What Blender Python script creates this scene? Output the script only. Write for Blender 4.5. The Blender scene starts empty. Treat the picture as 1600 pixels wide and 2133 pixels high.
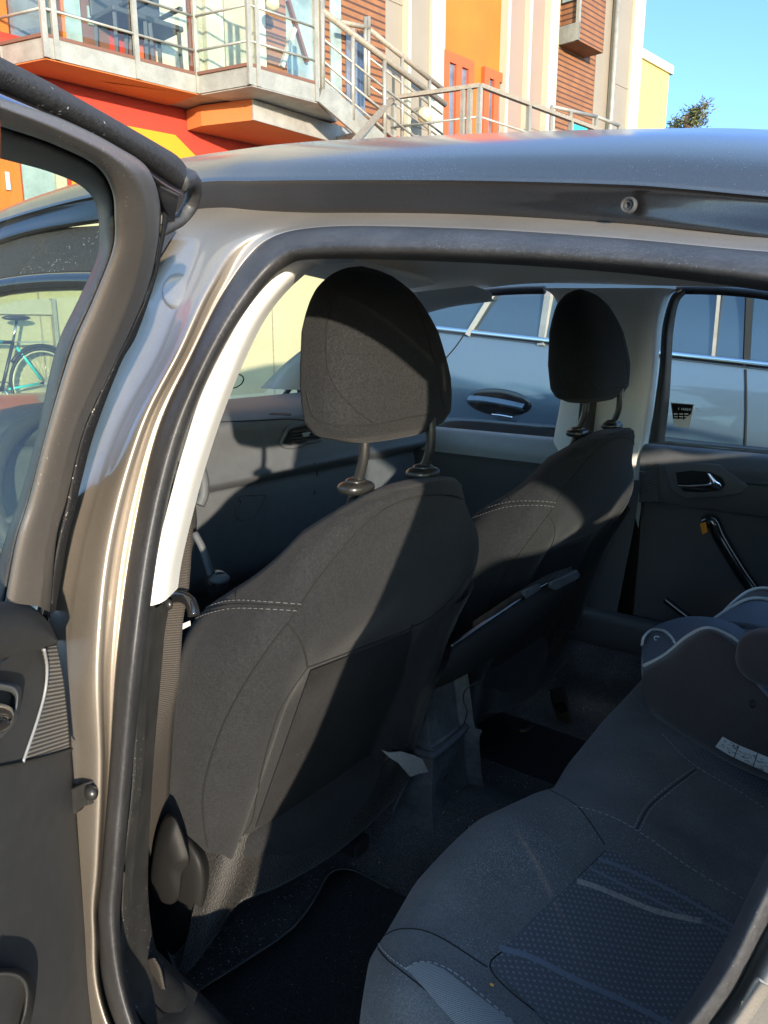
import bpy, bmesh, math, random
from mathutils import Vector, Matrix
from mathutils.bvhtree import BVHTree
random.seed(7)
S = bpy.context.scene
COL = S.collection
rad = math.radians

# ------------------------------------------------------------------ camera
HD, PT, FPX = rad(38), rad(13.4), 1600.0
CP = Vector((0, 0, 1.2))
FW = Vector((-math.sin(HD)*math.cos(PT), math.cos(HD)*math.cos(PT), -math.sin(PT)))
RT = Vector((math.cos(HD), math.sin(HD), 0))
UP = RT.cross(FW)
cd = bpy.data.cameras.new('camera'); cam = bpy.data.objects.new('camera', cd); COL.objects.link(cam)
cam.matrix_world = Matrix(((RT.x, UP.x, -FW.x, CP.x), (RT.y, UP.y, -FW.y, CP.y), (RT.z, UP.z, -FW.z, CP.z), (0, 0, 0, 1)))
cd.sensor_fit = 'HORIZONTAL'; cd.sensor_width = 36; cd.lens = 36
cd.clip_start = 0.02; cd.clip_end = 2000
S.camera = cam

# ------------------------------------------------------------------ world and sun
SUN = Vector((-0.60, 0.415, -0.112)).normalized()          # the way the light travels
el = math.asin(-SUN.z); az = math.atan2(-SUN.x, -SUN.y)
W = bpy.data.worlds.new('World'); S.world = W; W.use_nodes = True
nt = W.node_tree; bg = nt.nodes['Background']
sk = nt.nodes.new('ShaderNodeTexSky'); sk.sky_type = 'NISHITA'; sk.sun_disc = False
sk.sun_elevation = el; sk.sun_rotation = az; sk.air_density = 1.0; sk.dust_density = 0.1; sk.ozone_density = 2.5
tint = nt.nodes.new('ShaderNodeMix'); tint.data_type = 'RGBA'; tint.blend_type = 'MULTIPLY'; tint.inputs[0].default_value = 1; gtc = nt.nodes.new('ShaderNodeTexCoord'); gsp = nt.nodes.new('ShaderNodeVectorMath'); gsp.operation = 'DOT_PRODUCT'; gsp.inputs[1].default_value = (-.55*SUN.x, -.55*SUN.y, 1.0); nt.links.new(gtc.outputs['Generated'], gsp.inputs[0]); grp = nt.nodes.new('ShaderNodeValToRGB'); nt.links.new(gsp.outputs['Value'], grp.inputs[0]); nt.links.new(grp.outputs[0], tint.inputs[7])
grp.color_ramp.elements[0].position = .06; grp.color_ramp.elements[0].color = (.25, .35, .55, 1); grp.color_ramp.elements[1].position = .42; grp.color_ramp.elements[1].color = (1.0, 1.0, 1.0, 1)
nt.links.new(sk.outputs[0], tint.inputs[6]); hs = nt.nodes.new('ShaderNodeHueSaturation'); hs.inputs['Saturation'].default_value = 0.95; nt.links.new(tint.outputs[2], hs.inputs['Color']); nt.links.new(hs.outputs[0], bg.inputs[0]); bg.inputs[1].default_value = 0.15
ld = bpy.data.lights.new('sun', 'SUN'); ld.energy = 1.75; ld.angle = rad(0.8); ld.color = (1.0, 0.85, 0.66)
lo = bpy.data.objects.new('sun', ld); COL.objects.link(lo)
lo.rotation_euler = SUN.to_track_quat('-Z', 'Y').to_euler()
S.cycles.max_bounces = 16; S.cycles.diffuse_bounces = 8; S.cycles.transparent_max_bounces = 16
S.view_settings.view_transform = 'Standard'; S.view_settings.look = 'None'
S.view_settings.exposure = 2.7; S.view_settings.gamma = 1

# ------------------------------------------------------------------ pixel to point on a real surface
def ray(x, y): return FW + RT*((x-800)/FPX) + UP*((1066.5-y)/FPX)
def onX(x, y, X): r = ray(x, y); return CP + r*(X/r.x)
def onY(x, y, Y): r = ray(x, y); return CP + r*(Y/r.y)
def onZ(x, y, z): r = ray(x, y); return CP + r*((z-CP.z)/r.z)
def interp(v, xs, ys):
    if v <= xs[0]: return ys[0]
    for i in range(1, len(xs)):
        if v <= xs[i]:
            t = (v-xs[i-1])/(xs[i]-xs[i-1]); return ys[i-1]+(ys[i]-ys[i-1])*t
    return ys[-1]
def sint(v, xs, ys, h=.02):
    return sum(interp(v+h*k/4, xs, ys) for k in range(-4, 5))/9
def Ys(z): return interp(z, [0, .5, .9, 1.0, 1.1, 1.2, 1.28, 1.34, 1.5], [.345, .345, .36, .39, .43, .48, .54, .575, .58])
def Yf(z): return 2.34 - Ys(z)                            # far side of the car
def side(x, y, off=0.0):
    z = 1.0
    for i in range(25): P = onY(x, y, Ys(z)+off); z = .5*z+.5*P.z
    return P
def far(x, y, off=0.0):
    z = 1.0
    for i in range(40): P = onY(x, y, Yf(z)-off); z = .5*z+.5*P.z
    return P
def sw(X, z, off=0.0): return Vector((X, Ys(z)+off, z))
def fw_(X, z, off=0.0): return Vector((X, Yf(z)-off, z))
HB = Vector((-.64, .31, 0)); DU = Vector((.571, -.821, 0)); DN = Vector((.821, .571, 0))
def door(x, y, off=0.0):                                   # the open rear door's inner face; off > 0 is proud of it
    r = ray(x, y); z = .9
    for i in range(40):
        b = HB + DN*(Ys(z)-.36+off)
        t = (b-CP).dot(DN)/r.dot(DN); P = CP+r*t; z = .5*z+.5*P.z
    return P
def dw(u, z, off=0.0): return HB + DU*u + DN*(Ys(z)-.36+off) + Vector((0, 0, z))

# ------------------------------------------------------------------ mesh helpers
def cr(pts, n, closed=False):
    P = [Vector(p) for p in pts]; m = len(P); out = []
    segs = m if closed else m-1
    for k in range(n):
        t = k/(n if closed else max(n-1, 1))*segs
        i = min(int(t), segs-1); f = t-i
        g = (lambda j: P[j % m]) if closed else (lambda j: P[max(0, min(m-1, j))])
        a, b, c, d = g(i-1), g(i), g(i+1), g(i+2)
        if not closed:
            if i == 0: a = b*2-c
            if i+2 > m-1: d = c*2-b
        out.append(.5*((2*b)+(c-a)*f+(2*a-5*b+4*c-d)*f*f+(3*b-a-3*c+d)*f**3))
    return out
def grid_bm(rows, cu=False, cv=False, bm=None):
    bm = bm or bmesh.new()
    V = [[bm.verts.new(p) for p in r] for r in rows]
    nr, nc = len(V), len(V[0])
    for i in range(nr if cv else nr-1):
        for j in range(nc if cu else nc-1):
            a, b, c, d = V[i][j], V[i][(j+1) % nc], V[(i+1) % nr][(j+1) % nc], V[(i+1) % nr][j]
            try: bm.faces.new((a, b, c, d))
            except ValueError: pass
    return bm
def loft(rows, nu=40, nv=16, cu=False, bm=None):
    R = [cr(r, nu, cu) for r in rows]
    cols = [cr([R[i][j] for i in range(len(R))], nv) for j in range(nu)]
    return grid_bm([[cols[j][i] for j in range(nu)] for i in range(nv)], cu=cu, bm=bm)
def tube(pts, r, n=None, k=8, closed=False, bm=None, flat=1.0, fdir=None, caps=True):
    bm = bm or bmesh.new()
    P = cr(pts, n, closed) if n else [Vector(p) for p in pts]
    m = len(P); rings = []; prev = None
    for i in range(m):
        if closed: t = (P[(i+1) % m]-P[i-1]).normalized()
        else: t = (P[min(i+1, m-1)]-P[max(i-1, 0)]).normalized()
        if fdir is not None: a = (fdir-t*fdir.dot(t))
        elif prev is None: a = t.orthogonal()
        else: a = prev-t*prev.dot(t)
        if a.length < 1e-6: a = t.orthogonal()
        a.normalize(); prev = a; b = t.cross(a)
        rr = r(i/(m-1)) if callable(r) else r
        rings.append([P[i]+a*(rr*flat*math.cos(2*math.pi*q/k))+b*(rr*math.sin(2*math.pi*q/k)) for q in range(k)])
    V = [[bm.verts.new(p) for p in rg] for rg in rings]
    for i in range(m if closed else m-1):
        for q in range(k):
            bm.faces.new((V[i][q], V[i][(q+1) % k], V[(i+1) % m][(q+1) % k], V[(i+1) % m][q]))
    if not closed and caps:
        bm.faces.new(V[0][::-1]); bm.faces.new(V[-1])
    return bm
def box(c, s, ax=None, bm=None, bev=0.0):
    bm = bm or bmesh.new(); c = Vector(c)
    ax = ax or (Vector((1, 0, 0)), Vector((0, 1, 0)), Vector((0, 0, 1)))
    V = [bm.verts.new(c+ax[0]*(s[0]/2*i)+ax[1]*(s[1]/2*j)+ax[2]*(s[2]/2*k)) for i in (-1, 1) for j in (-1, 1) for k in (-1, 1)]
    F = [bm.faces.new([V[q] for q in f]) for f in ((0, 1, 3, 2), (4, 6, 7, 5), (0, 4, 5, 1), (2, 3, 7, 6), (0, 2, 6, 4), (1, 5, 7, 3))]
    if bev:
        ed = list({e for f in F for e in f.edges})
        bmesh.ops.bevel(bm, geom=ed, offset=bev, segments=3, profile=.6, affect='EDGES')
    return bm
def bar(a, b, w, h=None, bm=None, up=Vector((0, 0, 1)), bev=0.0):
    a, b = Vector(a), Vector(b); d = (b-a); L = d.length; d.normalize()
    s = up.cross(d)
    if s.length < 1e-4: s = Vector((1, 0, 0)).cross(d)
    s.normalize(); u = d.cross(s)
    return box((a+b)/2, (L, w, h or w), (d, s, u), bm, bev)
def prism(poly, nvec, th, bm=None, bev=0.0, seg=3):
    """poly: 3D points roughly in a plane; extruded by th along nvec."""
    bm = bm or bmesh.new(); nvec = Vector(nvec).normalized()
    A = [bm.verts.new(Vector(p)) for p in poly]; B = [bm.verts.new(Vector(p)+nvec*th) for p in poly]
    m = len(A); fa = bm.faces.new(A); fb = bm.faces.new(B[::-1])
    for i in range(m): bm.faces.new((A[i], B[i], B[(i+1) % m], A[(i+1) % m]))
    bmesh.ops.recalc_face_normals(bm, faces=bm.faces[:])
    if bev:
        bmesh.ops.bevel(bm, geom=[e for e in fb.edges], offset=bev, segments=seg, profile=.5, affect='EDGES')
    return bm
def ellipsoid(c, r, nu=24, nv=14, e=1.0, bm=None, ax=None):
    rows = []
    ax = ax or (Vector((1, 0, 0)), Vector((0, 1, 0)), Vector((0, 0, 1)))
    sg = lambda v: math.copysign(abs(v)**e, v)
    for i in range(nv):
        ph = -math.pi/2+math.pi*(i+.001)/(nv-1+.002)
        rows.append([Vector(c)+ax[0]*(r[0]*sg(math.cos(ph))*sg(math.cos(2*math.pi*j/nu)))+ax[1]*(r[1]*sg(math.cos(ph))*sg(math.sin(2*math.pi*j/nu)))+ax[2]*(r[2]*sg(math.sin(ph))) for j in range(nu)])
    return grid_bm(rows, cu=True, bm=bm)
def ball(c, r, bm=None, sub=2):
    bm = bm or bmesh.new(); bmesh.ops.create_icosphere(bm, subdivisions=sub, radius=r, matrix=Matrix.Translation(Vector(c))); return bm

def obj(name, bm, mat, parent=None, smooth=True, solid=0.0, soff=0.0, sub=0, angle=None, **tags):
    me = bpy.data.meshes.new(name)
    bmesh.ops.recalc_face_normals(bm, faces=bm.faces[:])
    if smooth:
        for f in bm.faces: f.smooth = True
        if angle is not None:
            for e in bm.edges:
                if len(e.link_faces) == 2 and e.calc_face_angle(0) > rad(angle): e.smooth = False
    bm.to_mesh(me); bm.free()
    o = bpy.data.objects.new(name, me); COL.objects.link(o)
    for m in (mat if isinstance(mat, (list, tuple)) else [mat]): me.materials.append(m)
    if parent is not None:
        o.parent = parent
        if parent.type == 'EMPTY': o.matrix_parent_inverse = Matrix.Translation(-parent.location)
    if solid:
        md = o.modifiers.new('solid', 'SOLIDIFY'); md.thickness = solid; md.offset = soff
    if sub:
        md = o.modifiers.new('sub', 'SUBSURF'); md.levels = sub; md.render_levels = sub
    for k, v in tags.items(): o[k] = v
    return o
def thing(name, label, cat, loc=(0, 0, 0), group=None):
    o = bpy.data.objects.new(name, None); COL.objects.link(o); o.location = loc
    o['label'] = label; o['category'] = cat; o.empty_display_size = .1
    if group: o['group'] = group
    return o
def bvh_of(o):
    me = o.data; return BVHTree.FromPolygons([v.co.copy() for v in me.vertices], [p.vertices[:] for p in me.polygons])
def hit(bv, x, y, lift=.001, default=None):
    r = ray(x, y).normalized(); h = bv.ray_cast(CP, r)
    if h[0] is None: return default
    n = h[1]
    if n.dot(r) > 0: n = -n
    return h[0]+n*lift
def pxline(bv, pts, n, lift=.001, default=None):
    P = cr([Vector((a, b, 0)) for a, b in pts], n); out = []
    for q in P:
        h = hit(bv, q.x, q.y, lift, default)
        if h is not None: out.append(h)
    return out
def seam(name, bv, pts, mat, parent, r=.0011, n=60, lift=.0, bm=None):
    L = pxline(bv, pts, n, lift)
    b = tube(L, r, k=6, bm=bm)
    return obj(name, b, mat, parent) if bm is None else b
def stitches(bv, pts, bm=None, r=.0007, L=.0045, gap=.0025, lift=.0009, n=160):
    bm = bm or bmesh.new(); P = pxline(bv, pts, n, lift)
    acc = 0; on = True; cur = [P[0]]
    for a, b in zip(P, P[1:]):
        d = (b-a).length
        if d > .03: cur = [b]; acc = 0; on = True; continue
        acc += d
        if on:
            cur.append(b)
            if acc > L: tube(cur, r, k=5, bm=bm); on = False; acc = 0
        elif acc > gap: on = True; acc = 0; cur = [b]
    return bm
def patch(bv, quad, nu=40, nv=40, lift=.0015, bm=None):
    """quad: px polylines (top, bottom) lofted and dropped on a surface."""
    T = cr([Vector((a, b, 0)) for a, b in quad[0]], nu); B = cr([Vector((a, b, 0)) for a, b in quad[1]], nu)
    rows = []
    for i in range(nv):
        t = i/(nv-1); row = []
        for a, b in zip(T, B):
            q = a.lerp(b, t); h = hit(bv, q.x, q.y, lift)
            row.append(h)
        rows.append(row)
    bm = bm or bmesh.new()
    V = [[bm.verts.new(p) if p is not None else None for p in r] for r in rows]
    for i in range(nv-1):
        for j in range(nu-1):
            q = (V[i][j], V[i][j+1], V[i+1][j+1], V[i+1][j])
            if all(q): bm.faces.new(q)
    return bm

# ------------------------------------------------------------------ materials
def mat(name, col, rough=.6, metal=0.0, coat=0.0, spec=.5, sheen=0.0, noise=None, bump=None, speck=None, trans=0.0, coatr=.05):
    """noise=(scale, amount) colour variation; bump=(scale, strength, distance); speck=(scale, size, colour) dust and lint."""
    m = bpy.data.materials.new(name); m.use_nodes = True; t = m.node_tree; N, L = t.nodes, t.links
    b = N['Principled BSDF']
    b.inputs['Base Color'].default_value = (*col, 1); b.inputs['Roughness'].default_value = rough
    b.inputs['Metallic'].default_value = metal; b.inputs['Coat Weight'].default_value = coat; b.inputs['Coat Roughness'].default_value = coatr
    b.inputs['Specular IOR Level'].default_value = spec; b.inputs['Sheen Weight'].default_value = sheen
    b.inputs['Sheen Roughness'].default_value = .5
    tc = N.new('ShaderNodeTexCoord'); src = None
    def ns(scale, detail=3, rough=.6):
        n = N.new('ShaderNodeTexNoise'); n.inputs['Scale'].default_value = scale; n.inputs['Detail'].default_value = detail
        n.inputs['Roughness'].default_value = rough; L.new(tc.outputs['Object'], n.inputs['Vector']); return n
    if noise:
        for sc, am in (noise if isinstance(noise[0], tuple) else [noise]):
            n = ns(sc, 4)
            mr = N.new('ShaderNodeMapRange'); mr.inputs[1].default_value = .3; mr.inputs[2].default_value = .7
            mr.inputs[3].default_value = 1-am; mr.inputs[4].default_value = 1+am; L.new(n.outputs[0], mr.inputs[0])
            mx = N.new('ShaderNodeMix'); mx.data_type = 'RGBA'; mx.blend_type = 'MULTIPLY'; mx.inputs[0].default_value = 1
            if src is None: mx.inputs[6].default_value = (*col, 1)
            else: L.new(src, mx.inputs[6])
            L.new(mr.outputs[0], mx.inputs[7]); src = mx.outputs[2]
    if speck:
        sc, sz, sc_col = speck
        v = N.new('ShaderNodeTexVoronoi'); v.inputs['Scale'].default_value = sc; L.new(tc.outputs['Object'], v.inputs['Vector'])
        lt = N.new('ShaderNodeMath'); lt.operation = 'LESS_THAN'; lt.inputs[1].default_value = sz; L.new(v.outputs['Distance'], lt.inputs[0])
        n = ns(7, 3); gt = N.new('ShaderNodeMapRange'); gt.inputs[1].default_value = .5; gt.inputs[2].default_value = .72; L.new(n.outputs[0], gt.inputs[0])
        sp = N.new('ShaderNodeSeparateColor'); L.new(v.outputs['Color'], sp.inputs[0])
        g2 = N.new('ShaderNodeMath'); g2.operation = 'LESS_THAN'; L.new(sp.outputs[0], g2.inputs[0]); L.new(gt.outputs[0], g2.inputs[1])
        ml = N.new('ShaderNodeMath'); ml.operation = 'MULTIPLY'; L.new(lt.outputs[0], ml.inputs[0]); L.new(g2.outputs[0], ml.inputs[1])
        mx = N.new('ShaderNodeMix'); mx.data_type = 'RGBA'; L.new(ml.outputs[0], mx.inputs[0])
        if src is None: mx.inputs[6].default_value = (*col, 1)
        else: L.new(src, mx.inputs[6])
        mx.inputs[7].default_value = (*sc_col, 1); src = mx.outputs[2]
    if src is not None: L.new(src, b.inputs['Base Color'])
    if bump:
        prev = None
        for sc, st, ds in (bump if isinstance(bump[0], tuple) else [bump]):
            n = ns(sc, 3); bp = N.new('ShaderNodeBump'); bp.inputs['Strength'].default_value = st; bp.inputs['Distance'].default_value = ds
            L.new(n.outputs[0], bp.inputs['Height'])
            if prev: L.new(prev.outputs[0], bp.inputs['Normal'])
            prev = bp
        L.new(prev.outputs[0], b.inputs['Normal'])
    return m
M = {}
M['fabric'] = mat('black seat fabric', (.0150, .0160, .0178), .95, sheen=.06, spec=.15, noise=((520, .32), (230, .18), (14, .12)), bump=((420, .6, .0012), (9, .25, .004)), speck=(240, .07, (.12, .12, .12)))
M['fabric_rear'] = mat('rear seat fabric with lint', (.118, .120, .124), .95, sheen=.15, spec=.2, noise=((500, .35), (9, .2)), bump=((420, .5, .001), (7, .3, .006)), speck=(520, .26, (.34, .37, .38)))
M['fabric_headrest'] = mat('headrest fabric', (.0150, .0158, .0174), .95, sheen=.05, spec=.15, noise=((520, .36), (260, .2)), bump=(420, .7, .0012))
M['fabric_side'] = mat('ribbed side fabric', (.030, .029, .028), .95, sheen=.2, spec=.2, noise=((700, .6),), bump=(450, .7, .001))
M['panel_cloth'] = mat('seat back panel cloth', (.0155, .0160, .0172), .9, spec=.2, noise=((520, .35), (6, .3)), bump=(420, .4, .001), speck=(160, .10, (.12, .11, .10)))
M['carpet'] = mat('black carpet', (.075, .075, .076), 1.0, spec=.1, noise=((350, .6), (8, .3)), bump=(300, .9, .003), speck=(150, .20, (.42, .40, .36)))
M['felt'] = mat('fuzzy dark felt', (.0135, .0128, .0118), 1.0, sheen=.15, spec=.1, noise=((420, .7), (12, .25)), bump=(300, 1, .003))
M['mat_carpet'] = mat('floor mat carpet', (.034, .035, .036), 1.0, spec=.1, noise=((320, .5),), bump=(300, .9, .003), speck=(130, .10, (.30, .30, .30)))
M['seam'] = mat('dark seam thread', (.003, .003, .003), .9)
M['stitch_rear'] = mat('pale grey stitching', (.34, .35, .36), .8)
M['stitch'] = mat('grey stitching', (.075, .075, .08), .8)
M['paint'] = mat('shaded grey metallic body paint', (.095, .084, .078), .36, metal=1.0, coat=.5, noise=((900, .18), (3, .05)), bump=(1500, .06, .0004), coatr=.06)  # body paint toned dark for the rail's shade and dark reflections
M['paint_roof'] = mat('grey metallic body paint for the roof', (.205, .180, .160), .40, metal=1.0, coat=.7, noise=((700, .12), (2.5, .05)), bump=(900, .10, .0004), speck=(420, .16, (.45, .45, .47)), coatr=.16)  # same body paint, lighter and warmer copy to offset the blue skylight
M['paint_sunlit'] = mat('sunlit grey metallic body paint', (.31, .275, .235), .46, metal=.60, coat=.45, noise=((900, .12), (9, .08)), coatr=.06)  # same body paint, lighter copy for the sunlit door shut
M['frame_black'] = mat('satin brown black door frame', (.092, .082, .074), .42, spec=.5, noise=((1200, .25),), bump=(900, .2, .0004), speck=(330, .14, (.30, .28, .25)))
M['rubber'] = mat('black rubber seal', (.035, .035, .037), .5, spec=.45, noise=((260, .25), (22, .25)), bump=(500, .3, .0006), speck=(620, .20, (.13, .13, .13)))
M['rubber_fuzz'] = mat('dusty fuzzy rubber', (.030, .029, .030), .8, spec=.3, noise=((300, .4),), bump=(600, .8, .001), speck=(330, .24, (.35, .33, .33)))
M['plastic'] = mat('dark grey moulded plastic', (.030, .031, .033), .6, spec=.25, noise=((60, .1),), bump=(900, .35, .0005))
M['plastic_dusty'] = mat('dusty black plastic', (.024, .024, .024), .6, spec=.25, noise=((30, .3), (600, .2)), bump=(700, .35, .0006), speck=(250, .15, (.25, .24, .22)))
M['console'] = mat('scuffed console plastic', (.075, .078, .082), .5, noise=((18, .35), (90, .25)), bump=(500, .4, .0008), speck=(200, .14, (.25, .25, .25)))
M['lever'] = mat('dark lever plastic', (.012, .012, .012), .55, spec=.18, bump=(700, .35, .0006))
M['dash'] = mat('soft dashboard plastic', (.070, .076, .085), .55, spec=.25, bump=(900, .4, .0005), noise=((40, .08),))
M['dash_low'] = mat('lower dashboard plastic', (.060, .062, .066), .55, bump=(900, .4, .0005))
M['silver_pad'] = mat('silver grey door pad', (.17, .18, .19), .5, noise=((60, .06),))
M['gloss_black'] = mat('gloss black trim', (.012, .012, .013), .12, coat=.6)
M['steel'] = mat('dark steel rod', (.020, .020, .020), .35, metal=.2, coat=.3)
M['bead'] = mat('glossy bead for the sky reflection', (.22, .23, .25), .18, metal=.9, coat=1)
M['chrome'] = mat('chrome', (.62, .63, .64), .15, metal=1.0)
M['trim_white'] = mat('pale pillar trim', (.56, .56, .545), .55, noise=((400, .05),), bump=(900, .2, .0004))
M['headliner'] = mat('beige headliner cloth', (.82, .77, .69), .9, sheen=.2, noise=((500, .08), (5, .05)), bump=(900, .3, .0006))
M['belt'] = mat('black seat belt webbing', (.050, .044, .039), .7, noise=((200, .25),))
M['child_brown'] = mat('brown child seat fabric', (.046, .037, .040), .95, sheen=.2, noise=((600, .3), (7, .15)), bump=(500, .4, .0008))
M['child_grey'] = mat('blue grey child seat cloth', (.12, .14, .18), .95, sheen=.3, noise=((500, .2),))
M['piping'] = mat('pale reflective piping', (.58, .59, .58), .6)
M['satin'] = mat('blue satin strap', (.035, .075, .16), .38, sheen=.3, noise=((20, .2),))
M['torn'] = mat('torn grey board', (.30, .28, .26), .95, noise=((300, .3),), bump=(250, 1, .002))
M['white'] = mat('white paper', (.62, .63, .62), .7)
M['leaf'] = mat('green leaf', (.20, .30, .05), .6)
M['crumb'] = mat('pale crumbs', (.40, .37, .32), .9)
M['orange_crumb'] = mat('orange crumb', (.75, .35, .08), .8)
M['suv'] = mat('blue grey car paint', (.095, .130, .160), .32, metal=.35, coat=1.0, coatr=.04, noise=((1200, .1),))
M['suv_glass'] = mat('dark car glass', (.02, .035, .05), .06, spec=.8, coat=1)
M['tyre'] = mat('tyre rubber', (.02, .02, .02), .85)
M['rim'] = mat('alloy rim', (.45, .45, .46), .35, metal=.9)
M['asphalt'] = mat('asphalt', (.095, .092, .088), .95, noise=((40, .3), (.6, .15)), bump=(120, .6, .01))
M['paving'] = mat('pale paving', (.30, .28, .25), .9, noise=((8, .15),), bump=(80, .4, .01))
M['concrete'] = mat('cream rendered wall', (.34, .32, .215), .9, noise=((1.2, .09), (30, .05)), bump=(60, .3, .004))
M['red'] = mat('red render', (.33, .026, .012), .8, noise=((1.5, .1), (40, .06)))
M['yellow'] = mat('yellow render', (.60, .21, .007), .8, noise=((3, .04),))
M['orange'] = mat('orange panel', (.50, .105, .006), .7, noise=((1.1, .12), (30, .05)))
M['soffit'] = mat('orange soffit board', (.42, .12, .03), .8, noise=((2, .08),))
M['beige_panel'] = mat('beige facade panel', (.215, .185, .145), .55, noise=((1.1, .06),), metal=.1)
M['pink_panel'] = mat('pinkish facade panel', (.24, .175, .14), .55, noise=((1.1, .05),), metal=.1)
M['cream_panel'] = mat('cream facade panel', (.30, .285, .21), .6, noise=((2, .05),))
M['fin'] = mat('bright metal fin', (.40, .385, .29), .4, metal=.1)
M['yellow_pale'] = mat('pale yellow render', (.48, .40, .12), .8, noise=((2, .03),))
M['galv'] = mat('galvanised steel', (.27, .26, .225), .5, metal=.4, noise=((6, .18), (60, .08)))
M['galv_dark'] = mat('galvanised soffit', (.30, .29, .27), .6, metal=.3, noise=((6, .2),))
M['red_frame'] = mat('orange red window frame', (.42, .07, .015), .6)
M['door_brown'] = mat('dark brown door', (.12, .05, .03), .6)
M['win_blue'] = mat('window glass with pale blind', (.20, .25, .24), .15, spec=.7, noise=((3, .35),))
M['win_dark'] = mat('window glass', (.10, .11, .14), .08, spec=.8, noise=((2.5, .5),))
M['chair'] = mat('dark garden chair', (.035, .035, .04), .6)
M['globe'] = mat('yellow globe lamp glass', (.55, .48, .25), .3)
M['cyan'] = mat('cyan bicycle paint', (.02, .42, .45), .35, coat=.5)
M['bike_black'] = mat('black bicycle paint', (.02, .02, .02), .4)
M['bark'] = mat('pine bark', (.10, .06, .04), .95, noise=((20, .4),))
M['needle'] = mat('pine needles', (.11, .12, .04), .8, noise=((6, .4),))
M['rail_wood'] = mat('weathered handrail', (.21, .18, .14), .6, noise=((30, .2),))

def slats(name, c1, c2, per):
    m = mat(name, c1, .7, noise=((4, .2),)); t = m.node_tree; N, L = t.nodes, t.links
    b = N['Principled BSDF']; old = b.inputs['Base Color'].links[0].from_socket
    g = N.new('ShaderNodeTexCoord'); sp = N.new('ShaderNodeSeparateXYZ'); L.new(g.outputs['Object'], sp.inputs[0])
    dv = N.new('ShaderNodeMath'); dv.operation = 'DIVIDE'; dv.inputs[1].default_value = per; L.new(sp.outputs[2], dv.inputs[0])
    fr = N.new('ShaderNodeMath'); fr.operation = 'FRACT'; L.new(dv.outputs[0], fr.inputs[0])
    gt = N.new('ShaderNodeMath'); gt.operation = 'GREATER_THAN'; gt.inputs[1].default_value = .68; L.new(fr.outputs[0], gt.inputs[0])
    mx = N.new('ShaderNodeMix'); mx.data_type = 'RGBA'; L.new(gt.outputs[0], mx.inputs[0]); L.new(old, mx.inputs[6]); mx.inputs[7].default_value = (*c2, 1)
    L.new(mx.outputs[2], b.inputs['Base Color'])
    return m
M['wood'] = slats('brown wooden slats', (.19, .078, .03), (.05, .02, .012), .085)

def glassmat(name, tint, fres=1.45, rough=0.0, dust=None):
    m = bpy.data.materials.new(name); m.use_nodes = True; t = m.node_tree; N, L = t.nodes, t.links; N.clear()
    o = N.new('ShaderNodeOutputMaterial'); tr = N.new('ShaderNodeBsdfTransparent'); tr.inputs[0].default_value = (*tint, 1)
    gl = N.new('ShaderNodeBsdfGlossy'); gl.inputs['Roughness'].default_value = rough; gl.inputs[0].default_value = (1, 1, 1, 1)
    fr = N.new('ShaderNodeFresnel'); ge = N.new('ShaderNodeNewGeometry'); io = N.new('ShaderNodeMapRange'); io.inputs[3].default_value = fres; io.inputs[4].default_value = 1/fres
    L.new(ge.outputs['Backfacing'], io.inputs[0]); L.new(io.outputs[0], fr.inputs[0])
    mx = N.new('ShaderNodeMixShader'); L.new(fr.outputs[0], mx.inputs[0]); L.new(tr.outputs[0], mx.inputs[1]); L.new(gl.outputs[0], mx.inputs[2])
    last = mx.outputs[0]
    if dust:
        df = N.new('ShaderNodeBsdfDiffuse'); df.inputs[0].default_value = (.45, .40, .33, 1)
        tc = N.new('ShaderNodeTexCoord'); n = N.new('ShaderNodeTexNoise'); n.inputs['Scale'].default_value = 480; n.inputs['Detail'].default_value = 3; L.new(tc.outputs['Object'], n.inputs[0])
        n2 = N.new('ShaderNodeTexNoise'); n2.inputs['Scale'].default_value = 14; n2.inputs['Detail'].default_value = 6; L.new(tc.outputs['Object'], n2.inputs[0])
        a = N.new('ShaderNodeMapRange'); a.inputs[1].default_value = .52; a.inputs[2].default_value = .75; a.inputs[3].default_value = 0; a.inputs[4].default_value = 1; L.new(n.outputs[0], a.inputs[0])
        b = N.new('ShaderNodeMapRange'); b.inputs[1].default_value = .35; b.inputs[2].default_value = .7; b.inputs[3].default_value = dust*.25; b.inputs[4].default_value = dust; L.new(n2.outputs[0], b.inputs[0])
        ad = N.new('ShaderNodeMath'); ad.operation = 'MULTIPLY_ADD'; L.new(a.outputs[0], ad.inputs[0]); L.new(b.outputs[0], ad.inputs[1]); ad.inputs[2].default_value = dust*.12
        m2 = N.new('ShaderNodeMixShader'); L.new(ad.outputs[0], m2.inputs[0]); L.new(last, m2.inputs[1]); L.new(df.outputs[0], m2.inputs[2]); last = m2.outputs[0]
    L.new(last, o.inputs[0]); return m
M['glass'] = glassmat('car window glass', (.86, .95, .98))
M['glass_rear'] = glassmat('tinted rear window glass', (.80, .92, .98))
M['glass_dusty'] = glassmat('dusty window glass', (.84, .92, .82), dust=.10)
M['glass_front'] = glassmat('dusty front door glass', (.80, .88, .78), dust=.08)
M['glass_shield'] = glassmat('windscreen glass', (.90, .95, .86), dust=.02)
M['glass_clear'] = glassmat('clear balustrade glass', (.93, .97, .95))

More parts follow.
